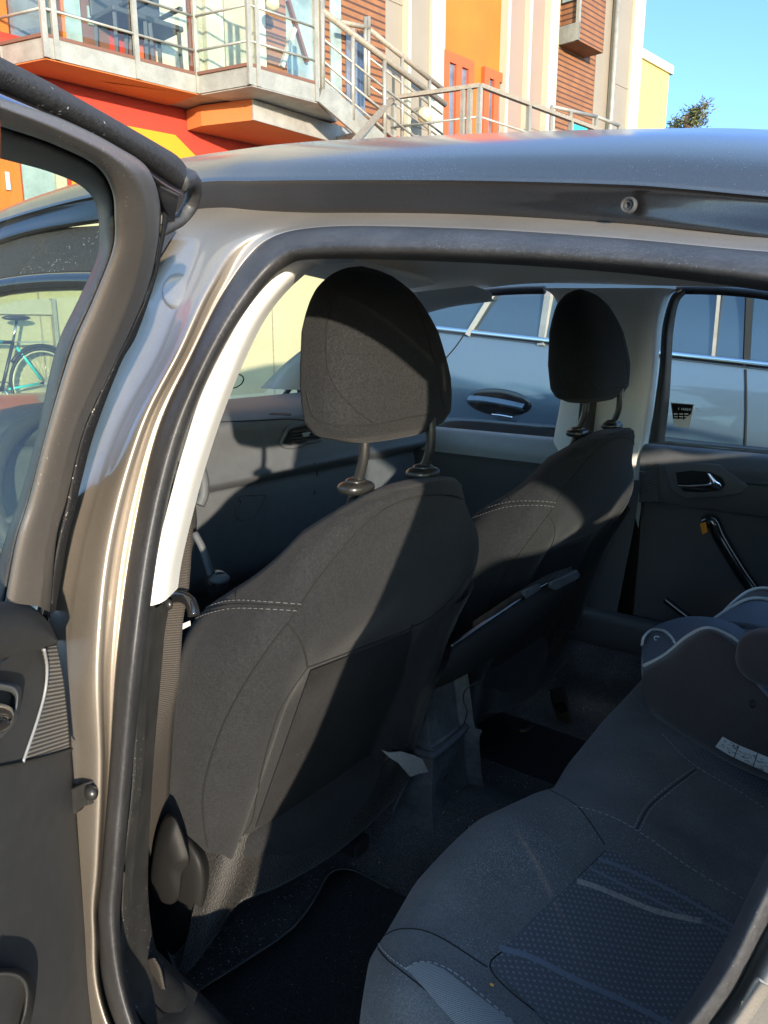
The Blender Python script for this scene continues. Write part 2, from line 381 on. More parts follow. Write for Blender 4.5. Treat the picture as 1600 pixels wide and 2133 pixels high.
def dotted(name):
    m = mat(name, (.070, .077, .090), .9, sheen=.2, noise=((900, .3),), speck=(420, .12, (.22, .25, .28))); t = m.node_tree; N, L = t.nodes, t.links
    b = N['Principled BSDF']; old = b.inputs['Base Color'].links[0].from_socket
    tc = N.new('ShaderNodeTexCoord'); mp = N.new('ShaderNodeMapping'); mp.inputs['Rotation'].default_value = (0, 0, rad(45)); mp.inputs['Scale'].default_value = (150, 150, 0.0)
    L.new(tc.outputs['Object'], mp.inputs[0])
    fr = N.new('ShaderNodeVectorMath'); fr.operation = 'FRACTION'; L.new(mp.outputs[0], fr.inputs[0])
    sb = N.new('ShaderNodeVectorMath'); sb.operation = 'SUBTRACT'; sb.inputs[1].default_value = (.5, .5, 0); L.new(fr.outputs[0], sb.inputs[0])
    ln = N.new('ShaderNodeVectorMath'); ln.operation = 'LENGTH'; L.new(sb.outputs[0], ln.inputs[0])
    lt = N.new('ShaderNodeMath'); lt.operation = 'LESS_THAN'; lt.inputs[1].default_value = .23; L.new(ln.outputs['Value'], lt.inputs[0])
    mx = N.new('ShaderNodeMix'); mx.data_type = 'RGBA'; L.new(lt.outputs[0], mx.inputs[0]); L.new(old, mx.inputs[6]); mx.inputs[7].default_value = (.145, .165, .19, 1)
    L.new(mx.outputs[2], b.inputs['Base Color']); return m
M['dots'] = dotted('dotted seat cloth')

def ribbed(name, c1, c2, axis, per, rough=.8):
    m = mat(name, c1, rough, noise=((500, .15),)); t = m.node_tree; N, L = t.nodes, t.links
    b = N['Principled BSDF']; old = b.inputs['Base Color'].links[0].from_socket
    g = N.new('ShaderNodeTexCoord'); sp = N.new('ShaderNodeVectorMath'); sp.operation = 'DOT_PRODUCT'; L.new(g.outputs['Object'], sp.inputs[0]); sp.inputs[1].default_value = axis
    dv = N.new('ShaderNodeMath'); dv.operation = 'MULTIPLY'; dv.inputs[1].default_value = 2*math.pi/per; L.new(sp.outputs['Value'], dv.inputs[0])
    sn = N.new('ShaderNodeMath'); sn.operation = 'SINE'; L.new(dv.outputs[0], sn.inputs[0])
    mr = N.new('ShaderNodeMapRange'); mr.inputs[1].default_value = -1; mr.inputs[2].default_value = 1; L.new(sn.outputs[0], mr.inputs[0])
    mx = N.new('ShaderNodeMix'); mx.data_type = 'RGBA'; L.new(mr.outputs[0], mx.inputs[0]); L.new(old, mx.inputs[6]); mx.inputs[7].default_value = (*c2, 1)
    L.new(mx.outputs[2], b.inputs['Base Color'])
    bp = N.new('ShaderNodeBump'); bp.inputs['Strength'].default_value = .6; bp.inputs['Distance'].default_value = .0008; L.new(sn.outputs[0], bp.inputs['Height']); L.new(bp.outputs[0], b.inputs['Normal'])
    return m
M['belt'] = ribbed('black seat belt webbing', (.018, .015, .013), (.042, .035, .029), (0, 0, 1), .0028)
M['grey_rib'] = ribbed('light grey ribbed patch', (.22, .23, .24), (.25, .26, .27), (.7, -.7, 0), .0018)
_v = (door(133, 1420)-door(95, 1426)).cross(DN).normalized()
M['grille'] = ribbed('ribbed speaker trim', (.018, .018, .020), (.15, .14, .125), tuple(_v), .0036)
M['grille_far'] = ribbed('ribbed speaker trim', (.018, .018, .020), (.08, .08, .08), (0, 0, 1), .004)
M['mesh_grey'] = ribbed('blue grey mesh cloth', (.085, .10, .14), (.17, .20, .26), (.6, .6, .5), .0032)
# ================================================================== OUR CAR
car = thing('hatchback_car', 'grey metallic hatchback in the foreground with its near rear door wide open', 'car', (-.3, 1.17, 0))
PXS = lambda pts, off=0.0: [side(a, b, off) for a, b in pts]

def st(specs, off):
    """stations of a ring round the door opening: pixel pairs, or ('w', X, z)"""
    out = []
    for i, s in enumerate(specs):
        o = off[i] if isinstance(off, (list, tuple)) else off
        out.append(sw(s[1], s[2], o) if s[0] == 'w' else side(s[0], s[1], o))
    return out
# stations run from the hidden rear upper corner, along the top to the left, down the pillar, the sill, up the rear edge
R1 = [('w', -.085, 1.245), (1600, 524), (1275, 495), (950, 475), (666, 473), (548, 505), (472, 598), (403, 731), (328, 895), (275, 1125), (243, 1370), (228, 1600), (212, 1800), (205, 1930), (238, 2133),
      ('w', -.50, .375), ('w', -.36, .395), ('w', -.25, .50), ('w', -.135, .68), (1482, 2133), (1600, 1930), ('w', -.018, 1.03), ('w', -.012, 1.11), ('w', -.035, 1.195)]
R0 = [('w', -.092, 1.216), (1600, 605), (1275, 565), (950, 544), (672, 538), (590, 557), (512, 645), (440, 772), (378, 930), (331, 1130), (298, 1380), (275, 1600), (257, 1804), (251, 1944), (289, 2125),
      ('w', -.50, .41), ('w', -.38, .43), ('w', -.285, .53), ('w', -.165, .69), (1398, 2133), (1600, 1781), ('w', -.040, 1.03), ('w', -.036, 1.10), ('w', -.055, 1.175)]
def lerp_ring(A, B, t, off):
    out = []
    for a, b in zip(A, B):
        if a[0] == 'w': out.append(sw(a[1]+(b[1]-a[1])*t, a[2]+(b[2]-a[2])*t, off))
        else: out.append(side(a[0]+(b[0]-a[0])*t, a[1]+(b[1]-a[1])*t, off))
    return out
NU = 260
sealbm = loft([lerp_ring(R0, R1, 0, .050), lerp_ring(R0, R1, -.02, .022), lerp_ring(R0, R1, .16, .004), lerp_ring(R0, R1, .42, -.005), lerp_ring(R0, R1, .70, -.003), lerp_ring(R0, R1, .93, .006), lerp_ring(R0, R1, 1.0, .022)], NU, 34, cu=True)
seal = obj('door_seal', sealbm, M['rubber'], car)
# painted shut face round the opening
def ow(s, dx, dz): return ('w', s[1]+dx, s[2]+dz)
R2 = [('w', -.08, 1.262), (1600, 497), (1275, 466), (950, 448), (672, 446), (500, 497), (432, 600), (372, 731), (290, 895), (226, 1125), (200, 1370), (206, 1600), (200, 1800), (194, 1930), (222, 2133),
      ('w', -.50, .355), ('w', -.35, .375), ('w', -.235, .49), ('w', -.118, .675), (1520, 2133), (1625, 1975), ('w', -.0, 1.03), ('w', .006, 1.11), ('w', -.018, 1.21)]
R25 = [('w', -.075, 1.278), (1600, 470), (1275, 440), (950, 420), (660, 420), (470, 468), (398, 590), (342, 731), (256, 895), (184, 1125), (150, 1370), (160, 1600), (165, 1800), (170, 1930), (190, 2133),
      ('w', -.50, .335), ('w', -.34, .36), ('w', -.22, .475), ('w', -.10, .668), (1560, 2133), (1660, 2010), ('w', .018, 1.03), ('w', .024, 1.11), ('w', -.0, 1.228)]
R3 = [('w', -.07, 1.295), (1600, 440), (1275, 412), (950, 396), (640, 396), (440, 445), (376, 575), (318, 731), (236, 890), (160, 1120), (122, 1370), (120, 1600), (120, 1800), (120, 1930), (130, 2133),
      ('w', -.50, .31), ('w', -.33, .34), ('w', -.20, .46), ('w', -.08, .66), (1610, 2133), (1710, 2050), ('w', .04, 1.03), ('w', .046, 1.12), ('w', .02, 1.245)]
R4 = [('w', -.06, 1.30), (1600, 430), (1275, 402), (950, 388), (600, 390), (330, 445), (290, 560), (235, 731), (170, 890), (80, 1110), (40, 1370), (40, 1600), (40, 1800), (40, 1930), (50, 2133),
      ('w', -.50, .25), ('w', -.30, .27), ('w', -.15, .42), ('w', .02, .60), ('w', .12, .80), ('w', .16, .93), ('w', .22, 1.03), ('w', .22, 1.13), ('w', .16, 1.27)]
n = len(R1)
def offs(top, pil_hi, pil_lo, rear, corner):
    o = []
    for i in range(n):
        if i in (0, 1, 2, 3, 4): o.append(top)
        elif i == 5: o.append(corner)
        elif i <= 8: o.append(pil_hi)
        elif i <= 14: o.append(pil_lo)
        else: o.append(rear)
    return o
rows = [lerp_ring(R0, R1, .90, .030), st(R1, .024), [a.lerp(b, .45)+Vector((0, .002, 0)) for a, b in zip(st(R1, .024), st(R2, offs(.045, .006, .006, .006, .012)))], st(R2, offs(.050, -.004, -.006, 0, .012)), st(R25, offs(.068, .007, .001, 0, .026)), st(R3, offs(.080, .014, .006, .0, .034)), st(R4, offs(.085, .016, .012, .0, .034))]
frame = obj('door_shut_frame', loft(rows, NU, 48, cu=True), M['paint_sunlit'], car)
# round pressing on the upper pillar, its dust plug, the latch striker plate and door check strap
c = side(366, 607, .011)
px_, pz_ = (side(400, 607, .011)-c), (side(366, 570, .011)-c)
ring = [c+px_*math.cos(a)+pz_*math.sin(a)*1.0 for a in [2*math.pi*k/40 for k in range(40)]]
rows = [[c+(p-c)*s+Vector((0, o, 0)) for p in ring] for s, o in ((.02, -.0045), (.45, -.0045), (.72, -.003), (.9, .0005), (1.05, .003))]
obj('pillar_pressing', grid_bm(rows, cu=True), M['paint_sunlit'], frame)

# roof rail and roof skin
def rail_low(): return [sw(-1.75, 1.13, .02), sw(-1.45, 1.25, .0), sw(-1.15, 1.318, .0), sw(-.92, 1.33, 0), side(400, 452, .05), side(520, 444, .05), side(666, 441, .05), side(950, 444, .05), side(1275, 462, .05), side(1440, 476, .05), side(1600, 494, .05), sw(.1, 1.214, .045), sw(.5, 1.14, .05), sw(.9, 1.06, .05)]
def rail_top(dy=0.0, dz=0.0):
    b = [Vector((-1.77, .50, 1.155)), Vector((-1.48, .555, 1.275)), Vector((-1.17, .575, 1.345)), Vector((-.92, .578, 1.359)), onY(405, 381, .577), onY(530, 377, .577), onY(666, 375.5, .577), onY(950, 376, .577), onY(1275, 384, .577), onY(1440, 395, .577), onY(1600, 410, .577), Vector((.1, .574, 1.240)), Vector((.5, .56, 1.175)), Vector((.95, .53, 1.10))]
    return [p+Vector((0, dy, dz)) for p in b]
lo_, hi_ = rail_low(), rail_top()
mid = [a.lerp(b, .5)+Vector((0, .003, 0)) for a, b in zip(lo_, hi_)]
m2 = [a.lerp(b, .88)+Vector((0, .004, 0)) for a, b in zip(lo_, hi_)]
lip = [a+Vector((0, .014, -.001)) for a in lo_]
rail = obj('roof_rail', loft([lip, lo_, mid, m2, hi_], 160, 22), M['paint'], car)
rr = [rail_top(-.001, 0), rail_top(.003, .006), rail_top(.022, .024), rail_top(.06, .042), rail_top(.12, .058), rail_top(.22, .078), rail_top(.38, .098), rail_top(.60, .108)]
half = rr[1:]
def mir(r): return [Vector((p.x, 2.34-p.y, p.z)) for p in r]
roofrows = rr+[mir(r) for r in half[:-1][::-1]]+[mir(rr[0])]
roofrows = [[Vector((-1.30, r[2].y-.006, r[2].z-.026))]+r[2:] for r in roofrows]
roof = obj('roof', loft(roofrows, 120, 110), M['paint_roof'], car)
# small round plug in the rail face
c = side(1308, 427, .030)
rg = lambda R, o: [c+Vector((.68*R*math.cos(a), o, .68*R*math.sin(a))) for a in [2*math.pi*k/28 for k in range(28)]]
obj('rail_plug', grid_bm([rg(.0001, .002), rg(.0028, .002), rg(.0034, -.0005), rg(.0050, .001), rg(.0060, -.001), rg(.0078, -.0015), rg(.0088, .0030)], cu=True), M['plastic'], rail)

# outer body: quarter panel behind the opening, sill, front door and wing, bonnet, tail
R5 = [('w', .2, 1.29), ('w', .2, 1.27), ('w', .35, 1.2), ('w', .6, 1.15)]
q = [[sw(-.02, 1.28), sw(.09, 1.26), sw(.13, 1.13), sw(.12, 1.03), sw(.08, .93), sw(.04, .80), sw(-.03, .60), sw(-.15, .42), sw(-.30, .27)],
     [sw(.0, 1.275, .01), sw(.2, 1.24), sw(.38, 1.16), sw(.42, 1.03), sw(.42, .93), sw(.25, .80), sw(.20, .62), sw(.12, .45), sw(.0, .28)]]
q2 = [[sw(.40, .935), sw(.25, .80), sw(.20, .62), sw(.12, .45), sw(.0, .28)], [sw(.8, .935), sw(.8, .85), sw(.66, .74), sw(.60, .5), sw(.6, .28)], [sw(1.2, .935, .05), sw(1.2, .85, .05), sw(1.2, .7, .05), sw(1.2, .5, .05), sw(1.2, .3, .05)]]
for k in (0, 1):
    g = (lambda r: r) if k == 0 else mir
    o_ = obj('quarter_panel', loft([g(r) for r in q], 60, 20), M['paint'], car)
    obj('quarter_panel', loft([g(r) for r in q2], 40, 30), M['paint'], car)
    obj('tail_pillar', grid_bm([g([sw(1.12, .935, .05), sw(1.12, 1.06, .05)]), g([sw(1.21, .935, .05), sw(1.0, 1.10, .05)])]), M['paint'], car)
    obj('added_quarter_window', grid_bm([g([sw(.38, .93, .01), sw(1.2, .93, .04)]), g([sw(.32, 1.20, .01), sw(.95, 1.08, .04)])]), M['glass'], car)  # unseen window, added to let sun through to the far seat
bm = loft([[Vector((1.21, Y, z)) for Y in (.40, .8, 1.17, 1.54, 1.94)] for z in (.3, .6, .92)], 20, 10)
obj('tailgate', bm, M['paint'], car)
bm = loft([[Vector((1.21, Y, .92)) for Y in (.45, .8, 1.17, 1.54, 1.89)], [Vector((.95, Y, 1.14+.05*(1-abs(Y-1.17)/.6))) for Y in (.56, .8, 1.17, 1.54, 1.78)]], 20, 8)
obj('rear_window', bm, M['glass'], car)
bm = grid_bm([[sw(X, z, -.01) for X in (-1.72, -1.2, -.72)] for z in (.28, .40, .62, .88)])
fd = obj('front_door_skin', bm, M['paint'], car)
obj('front_window', grid_bm([[sw(-1.72, .97, .02), sw(-1.2, .96, .02), sw(-.735, .95, .02)], [sw(-1.55, 1.15, .02), sw(-1.2, 1.15, .02), sw(-.735, 1.15, .02)], [sw(-1.3, 1.27, .02), sw(-1.1, 1.275, .02), sw(-.735, 1.275, .02)]]), M['glass_front'], fd)
tf = [sw(-.745, .90, .008), sw(-.745, 1.05, .008), sw(-.745, 1.20, .008), sw(-.76, 1.235, .010), sw(-.85, 1.255, .012), sw(-1.10, 1.252, .012), sw(-1.32, 1.20, .012), sw(-1.55, 1.10, .012), sw(-1.70, .98, .012)]
obj('window_frame', tube(tf, .012, 80, 10), M['gloss_black'], fd)
obj('window_frame', loft([[sw(-.735, 1.31, .012), sw(-.9, 1.325, .012), sw(-1.10, 1.325, .012), sw(-1.33, 1.275, .012), sw(-1.58, 1.15, .012)], [sw(-.735, 1.24, .004), sw(-.9, 1.258, .004), sw(-1.10, 1.258, .004), sw(-1.31, 1.21, .004), sw(-1.55, 1.10, .004)]], 50, 10), M['rubber_fuzz'], fd)  # broad dark band filling in for the dark cabin behind the glass
q = [[Vector((X, y, z)) for y, z in ((Y0, .30), (Y0, .60), (Y0+.01, .85), (Y0+.10, .94), (1.17, .99), (2.24-Y0, .94), (2.33-Y0, .85), (2.34-Y0, .60), (2.34-Y0, .30))] for X, Y0 in ((-1.74, .33), (-2.1, .34), (-2.5, .38))]
q.append([Vector((-2.72, y, z)) for y, z in ((.5, .30), (.5, .5), (.52, .68), (.6, .76), (1.17, .80), (1.74, .76), (1.82, .68), (1.84, .5), (1.84, .3))])
obj('bonnet', loft(q, 60, 30), M['paint'], car)
for X in (-2.22, .48):
    for Y in (.42, 1.92):
        w = obj('wheel', ellipsoid((X, Y, .31), (.31, .10, .31), 40, 20, .55), M['tyre'], car)
        bm = bmesh.new()
        for k in range(5):
            a = 2*math.pi*k/5; bar((X, Y-.105*(1 if Y < 1 else -1), .31), (X+.19*math.cos(a), Y-.09*(1 if Y < 1 else -1), .31+.19*math.sin(a)), .05, .02, bm)
        obj('rim', bm, M['rim'], w)

# floor, tunnel and sill inside, near inner pillar trim
bm = loft([[Vector((X, Y, z)) for Y, z in ((.44, .36), (.47, .22), (.52, .18), (.8, .18), (.98, .18), (1.06, .26), (1.17, .30), (1.28, .26), (1.36, .18), (1.82, .18), (1.88, .30), (1.92, .40))] for X in (-1.75, -1.2, -.8, -.5, -.3)], 90, 12)
floor_in = obj('cabin_floor', bm, M['carpet'], car)
obj('firewall', grid_bm([[Vector((-1.75, Y, z)) for Y in (.4, 1.17, 1.95)] for z in (.18, .6, .95)]), M['dash_low'], car)
obj('underbody', box((-.75, 1.17, .155), (3.6, 1.62, .03)), M['plastic'], car)
def trim_strip(L, R, offL, offR, m, name, par, extra=None, nv=14):
    a, b = PXS(L, offL), PXS(R, offR)
    midr = [p.lerp(q, .5)+Vector((.004, -.004, 0)) for p, q in zip(a, b)]
    back = [q+Vector((-.02, .03, 0)) for q in b]
    return obj(name, loft([[p+Vector((-.01, .02, 0)) for p in a], a, midr, b, back], 90, nv), m, par)
WL = [(672, 536), (600, 548), (545, 595), (500, 662), (426, 803), (384, 928), (348, 1059), (315, 1190), (302, 1262)]
WR = [(660, 545), (640, 552), (575, 612), (521, 690), (459, 830), (410, 971), (377, 1092), (354, 1190), (345, 1250)]
pil = trim_strip(WL, WR, .042, .062, M['trim_white'], 'pillar_trim', car)
BL = [(302, 1264), (292, 1350), (284, 1427), (276, 1620), (258, 1804), (252, 1944), (262, 2057), (285, 2110), (330, 2160)]
BR = [(341, 1262), (326, 1350), (322, 1400), (306, 1594), (297, 1747), (293, 1900), (306, 2009), (334, 2068), (400, 2125)]
BR = [(x-9, y) for x, y in BR]
pl2 = trim_strip(BL, BR, .040, .072, M['plastic_dusty'], 'lower_pillar_trim', car)
# sill scuff plastic
bm = loft([[sw(-.72, .42, .03), sw(-.6, .40, .03), sw(-.45, .39, .03), sw(-.36, .42, .03)], [sw(-.74, .46, .06), sw(-.62, .45, .06), sw(-.45, .44, .06), sw(-.36, .46, .06)], [sw(-.76, .44, .12), sw(-.62, .42, .12), sw(-.45, .40, .12), sw(-.36, .42, .12)], [sw(-.76, .2, .13), sw(-.62, .2, .13), sw(-.45, .2, .13), sw(-.36, .2, .13)]], 40, 20)
obj('sill_trim', bm, M['plastic_dusty'], car)

# seat belt with its upper guide and lower webbing
off = .115
bl = [(420, 930), (396, 1010), (366, 1130), (346, 1245), (330, 1300), (322, 1400), (306, 1594), (298, 1750), (296, 1830), (300, 1900), (308, 2000), (318, 2040)]
brr = [(424, 930), (411, 985), (402, 1100), (393, 1230), (382, 1290), (374, 1400), (362, 1500), (353, 1640), (347, 1740), (343, 1850), (342, 2000), (345, 2060)]
bo = [.10]*6+[.12, .17, .20, .20, .19, .18]
A_, B_ = [side(*p, o) for p, o in zip(bl, bo)], [side(*p, o+.02) for p, o in zip(brr, bo)]
obj('seat_belt', loft([A_, B_], 140, 6), M['belt'], car, solid=.0014)
g = obj('belt_guide', tube(PXS([(345, 1247), (372, 1243), (392, 1250), (401, 1266), (404, 1282)], .10), .0065, 30, 10), M['gloss_black'], car)
obj('guide_screw', ellipsoid(side(350, 1259, .075), (.006, .004, .006)), M['steel'], g)
lb = obj('belt_sleeve', loft([PXS([(306, 1998), (314, 2030), (330, 2062)], .085), PXS([(320, 1995), (332, 2020), (342, 2060)], .075), PXS([(328, 2000), (338, 2020), (345, 2066)], .09)], 20, 10), M['belt'], car, solid=.001)

# ------------------------------------------------------------------ open rear door
# window frame as lofted bands: glass edge, run channel, main face, side face, rubber
glassE = [(0, 330), (100, 357), (165, 385), (197, 420), (206, 470), (200, 540), (165, 620), (115, 731), (79, 895), (40, 1040), (10, 1125), (-25, 1256)]
chan = [(0, 262), (110, 300), (200, 345), (233, 395), (240, 450), (236, 520), (198, 620), (150, 731), (100, 895), (62, 1040), (36, 1125), (12, 1256)]
faceM = [(0, 228), (120, 275), (225, 328), (275, 380), (292, 440), (290, 520), (262, 620), (205, 760), (150, 895), (112, 1040), (90, 1125), (75, 1262)]
faceR = [(0, 203), (130, 250), (240, 305), (308, 355), (331, 430), (326, 520), (300, 620), (236, 760), (174, 895), (138, 1040), (116, 1125), (103, 1275)]
door_t = obj('rear_door', loft([[door(*p, -.045) for p in glassE], [door(*p, -.030) for p in chan], [door(p[0]*.97+q[0]*.03, p[1]*.97+q[1]*.03, .002) for p, q in zip(chan, faceM)], [door(*p, .010) for p in faceM], [door((p[0]+q[0])/2, (p[1]+q[1])/2, .008) for p, q in zip(faceM, faceR)], [door(*p, -.002) for p in faceR], [door(p[0]+3, p[1]-2, -.03) for p in faceR]], 160, 40), M['frame_black'], car)
run = [[door(*p, -.045) for p in glassE], [door(p[0]*.6+q[0]*.4, p[1]*.6+q[1]*.4, -.022) for p, q in zip(glassE, chan)], [door(p[0]*.1+q[0]*.9, p[1]*.1+q[1]*.9, -.012) for p, q in zip(glassE, chan)], [door(*q, -.030) for q in chan]]
obj('run_channel', loft(run, 160, 16), M['rubber'], door_t)
# top outer rubber strip and shiny bead below it, with a pale tube for its sky reflection
topR = [(-40, 95), (0, 118), (120, 180), (240, 248), (330, 300), (370, 325), (392, 352)]
topB = [(-40, 172), (0, 190), (120, 246), (230, 302), (300, 346), (345, 378), (372, 398)]
obj('upper_rubber', loft([[door(*p, -.04) for p in topR], [door(p[0], p[1]+5, -.022) for p in topR], [door(p[0]*.6+q[0]*.4, p[1]*.6+q[1]*.4, -.012) for p, q in zip(topR, topB)], [door(*p, -.018) for p in topB], [door(*p, -.04) for p in topB]], 90, 20), M['rubber_fuzz'], door_t)
beadA = [(-40, 170), (0, 188), (120, 240), (230, 298), (300, 345), (350, 378), (388, 400)]
beadB = [(-40, 190), (0, 205), (120, 256), (230, 312), (296, 358), (335, 392), (372, 412)]
obj('corner_frame', loft([[door(p[0], p[1]-8, -.03) for p in beadA], [door(*p, -.016) for p in beadA], [door((p[0]+q[0])/2, (p[1]+q[1])/2, -.006) for p, q in zip(beadA, beadB)], [door(*p, -.010) for p in beadB],
     [door(*p, -.020) for p in [(-40, 235), (0, 250), (120, 300), (230, 350), (322, 430), (345, 452), (362, 470)]]], 80, 20), M['paint'], door_t)
obj('reflection_bead', tube([door(p[0], p[1]+4, -.004) for p in beadB[:5]], .0026, 60, 8), M['bead'], door_t)  # pale tube added to draw the bead's strip of reflected sky
capl = [(372, 378), (393, 372), (404, 390), (398, 425), (380, 452), (362, 466), (334, 482)]
obj('corner_rubber', tube([door(*p, -.02) for p in capl], lambda t: .0075*(1-.45*t), 40, 10), M['rubber'], door_t)
# rubber down the rear edge of the frame, thin bright line beside it
rbL = [(340, 440), (333, 500), (312, 600), (262, 700), (234, 760), (172, 895), (148, 990), (136, 1060), (120, 1125), (106, 1200), (100, 1285)]
rbR = [(352, 452), (342, 500), (322, 590), (283, 700), (250, 760), (198, 895), (172, 990), (156, 1060), (140, 1125), (127, 1200), (116, 1272)]
obj('edge_rubber', loft([[door(*p, -.03) for p in rbL], [door(*p, -.008) for p in rbL], [door((p[0]+q[0])/2, (p[1]+q[1])/2, -.004) for p, q in zip(rbL, rbR)], [door(*p, -.020) for p in rbR], [door(*p, -.05) for p in rbR]], 120, 20), M['rubber_fuzz'], door_t)
obj('frame_lip', tube([door(p[0]+4, p[1], -.006) for p in rbL[3:]], .0012, 80, 6), M['steel'], door_t)
gl = [[door(*p, -.04) for p in ((-60, 300), (0, 322), (100, 350), (200, 400))], [door(*p, -.04) for p in ((-60, 500), (0, 500), (100, 500), (215, 500))], [door(*p, -.04) for p in ((-80, 731), (-30, 731), (40, 731), (135, 731))], [door(*p, -.04) for p in ((-120, 1256), (-80, 1256), (-50, 1256), (0, 1256))]]
obj('window_glass', loft(gl, 12, 12), M['glass_dusty'], door_t)
# outer door skin
obj('outer_skin', grid_bm([[dw(u, z, -.09) for u in (0.02, .3, .6, .85)] for z in (.36, .6, .92)]), M['paint'], door_t)
# inner trim
P_edge = [(105, 1280), (121, 1336), (138, 1440), (150, 1560), (166, 1750), (185, 1970), (197, 2133), (210, 2300)]
edge3 = [door(*p, 0) for p in P_edge]
def inner_rows(dus, offs_):
    return [[e+DU*d+DN*o for e in edge3] for d, o in zip(dus, offs_)]
obj('trim_panel', loft(inner_rows((-.006, 0.0, .012, .05, .12, .25, .5, .75), (-.06, -.012, .004, .010, .012, .012, .012, .012)), 90, 60), M['plastic'], door_t)
padA = [(-60, 1300), (-20, 1300), (20, 1304), (60, 1314), (90, 1330), (104, 1338)]
padT = [(-60, 1250), (-20, 1252), (20, 1254), (62, 1262), (98, 1292), (121, 1334)]
padB = [(-60, 1384), (-20, 1378), (20, 1370), (62, 1360), (98, 1348), (122, 1340)]
pr = lambda A, B, t, o: [door(a[0]*(1-t)+b[0]*t, a[1]*(1-t)+b[1]*t, o) for a, b in zip(A, B)]
obj('arm_pad', loft([pr(padT, padB, 0, -.05), pr(padT, padB, 0, -.004), pr(padT, padB, .12, .014), pr(padT, padB, .45, .024), pr(padT, padB, .85, .022), pr(padT, padB, 1.0, .008), pr(padT, padB, 1.0, -.01)], 60, 40), M['plastic'], door_t)
gr = loft([[door(*p, .0125) for p in ((92, 1352), (98, 1390), (94, 1440), (78, 1500), (50, 1585))], [door(*p, .0125) for p in ((119, 1343), (133, 1420), (140, 1480), (145, 1530), (148, 1558))]], 40, 16)
obj('speaker_trim', gr, M['grille'], door_t, solid=.003, soff=1)
obj('trim_seam', tube([door(*p, .014) for p in ((92, 1352), (98, 1390), (94, 1440), (78, 1500), (48, 1588))], .0014, 50, 6), M['silver_pad'], door_t)
hz = obj('handle_surround', loft([[door(*p, .012) for p in ((-40, 1415), (10, 1420), (40, 1428), (46, 1450), (36, 1500), (0, 1540), (-40, 1560))], [door(*p, .022) for p in ((-40, 1422), (8, 1428), (30, 1436), (36, 1456), (26, 1494), (-4, 1528), (-40, 1548))], [door(*p, .002) for p in ((-40, 1440), (0, 1446), (20, 1452), (24, 1464), (14, 1488), (-8, 1512), (-40, 1520))]], 60, 14), M['dash'], door_t)
obj('door_handle', tube([door(*p, .020) for p in ((-40, 1478), (0, 1480), (12, 1490), (4, 1508), (-20, 1520))], .006, 30, 10), M['chrome'], hz)
pk = [(-20, 2022), (30, 2022), (56, 2036), (66, 2065), (62, 2110), (50, 2150)]
pocket = loft([[door(p[0]*k-(1-k)*30, 2090+(p[1]-2090)*k, o) for p in pk] for k, o in ((1.08, .010), (1.0, .026), (.86, .026), (.78, .0), (.3, -.01))], 50, 24)
obj('door_pocket', pocket, M['plastic_dusty'], door_t)
for e_, w_ in ((.014, .0009),):
    obj('panel_gap', tube([door(*p, .0135) for p in ((-40, 1604), (20, 1594), (60, 1585), (110, 1572), (149, 1560))], .0015, 40, 6), M['seam'], door_t)
# check strap between pillar and door
cs = side(182, 1655, .004)
k1 = obj('check_strap', prism([side(*p, -.002) for p in ((150, 1632), (170, 1632), (186, 1625), (204, 1622), (200, 1640), (204, 1668), (180, 1674), (170, 1688), (150, 1690))], (0, -1, 0), .010, bev=.002), M['plastic_dusty'], car)
obj('strap_bolt', ellipsoid(side(190, 1652, -.013), (.0075, .006, .0075)), M['steel'], k1)
# ------------------------------------------------------------------ front seats
Ws = ([.36, .42, .50, .62, .72, .80, .84, .87, .90, .93, .96, .98, .995, 1.003, 1.006], [.225, .245, .255, .262, .264, .262, .254, .236, .208, .180, .152, .128, .095, .055, .0])
def seat_w(z): return sint(z, *Ws, .015) if z < .975 else interp(z, *Ws)
def seat_x(z): return -.562-(1.0-z)*.42                 # rear face centre line
def seat_t(z): return interp(z, [.36, .6, .85, .95, 1.0, 1.006], [.085, .09, .08, .062, .03, .0])
def sm(a, b, v): t = max(0, min(1, (v-a)/(b-a))); return t*t*(3-2*t)
def seat_ring(z, Y0, nu=150):
    w, T = seat_w(z), seat_t(z); xc = seat_x(z)-T*.7; out = []
    sg = lambda v, e: math.copysign(abs(v)**e, v)
    for k in range(nu):
        a = 2*math.pi*k/nu
        e_ = .60+.40*sm(.80, .93, z); u = sg(math.sin(a), e_); f = sg(math.cos(a), e_)
        x = xc+T*f; y = Y0+w*u+(.026*math.exp(-((z-.885)/.06)**2)*max(0, u))
        if f > .2:                                         # rear side: padded rim round a recessed panel
            yy = (y-Y0); rec = sm(.86, .76, z+.10*abs(yy)/.26)*sm(.185, .150, abs(yy))
            x -= .020*rec
            x += .012*math.exp(-((abs(yy)-.205)/.035)**2)*sm(.92, .80, z)
            x += .006*math.exp(-((z-.86)/.07)**2)
        elif f < -.2:                                      # front bolsters
            x -= .035*math.exp(-((abs(y-Y0)-.20)/.05)**2)*sm(.93, .8, z)
        out.append(Vector((x, y, z)))
    return out
Y0 = .81
zs = [.36+(.93-.36)*i/70 for i in range(71)]+[.93+.076*(1-(1-i/36)**2) for i in range(1, 37)]
seat = obj('front_seat', grid_bm([seat_ring(z, Y0) for z in zs], cu=True), M['fabric'], car, label='front passenger-side style seat nearest the open door')
sb = bvh_of(seat)
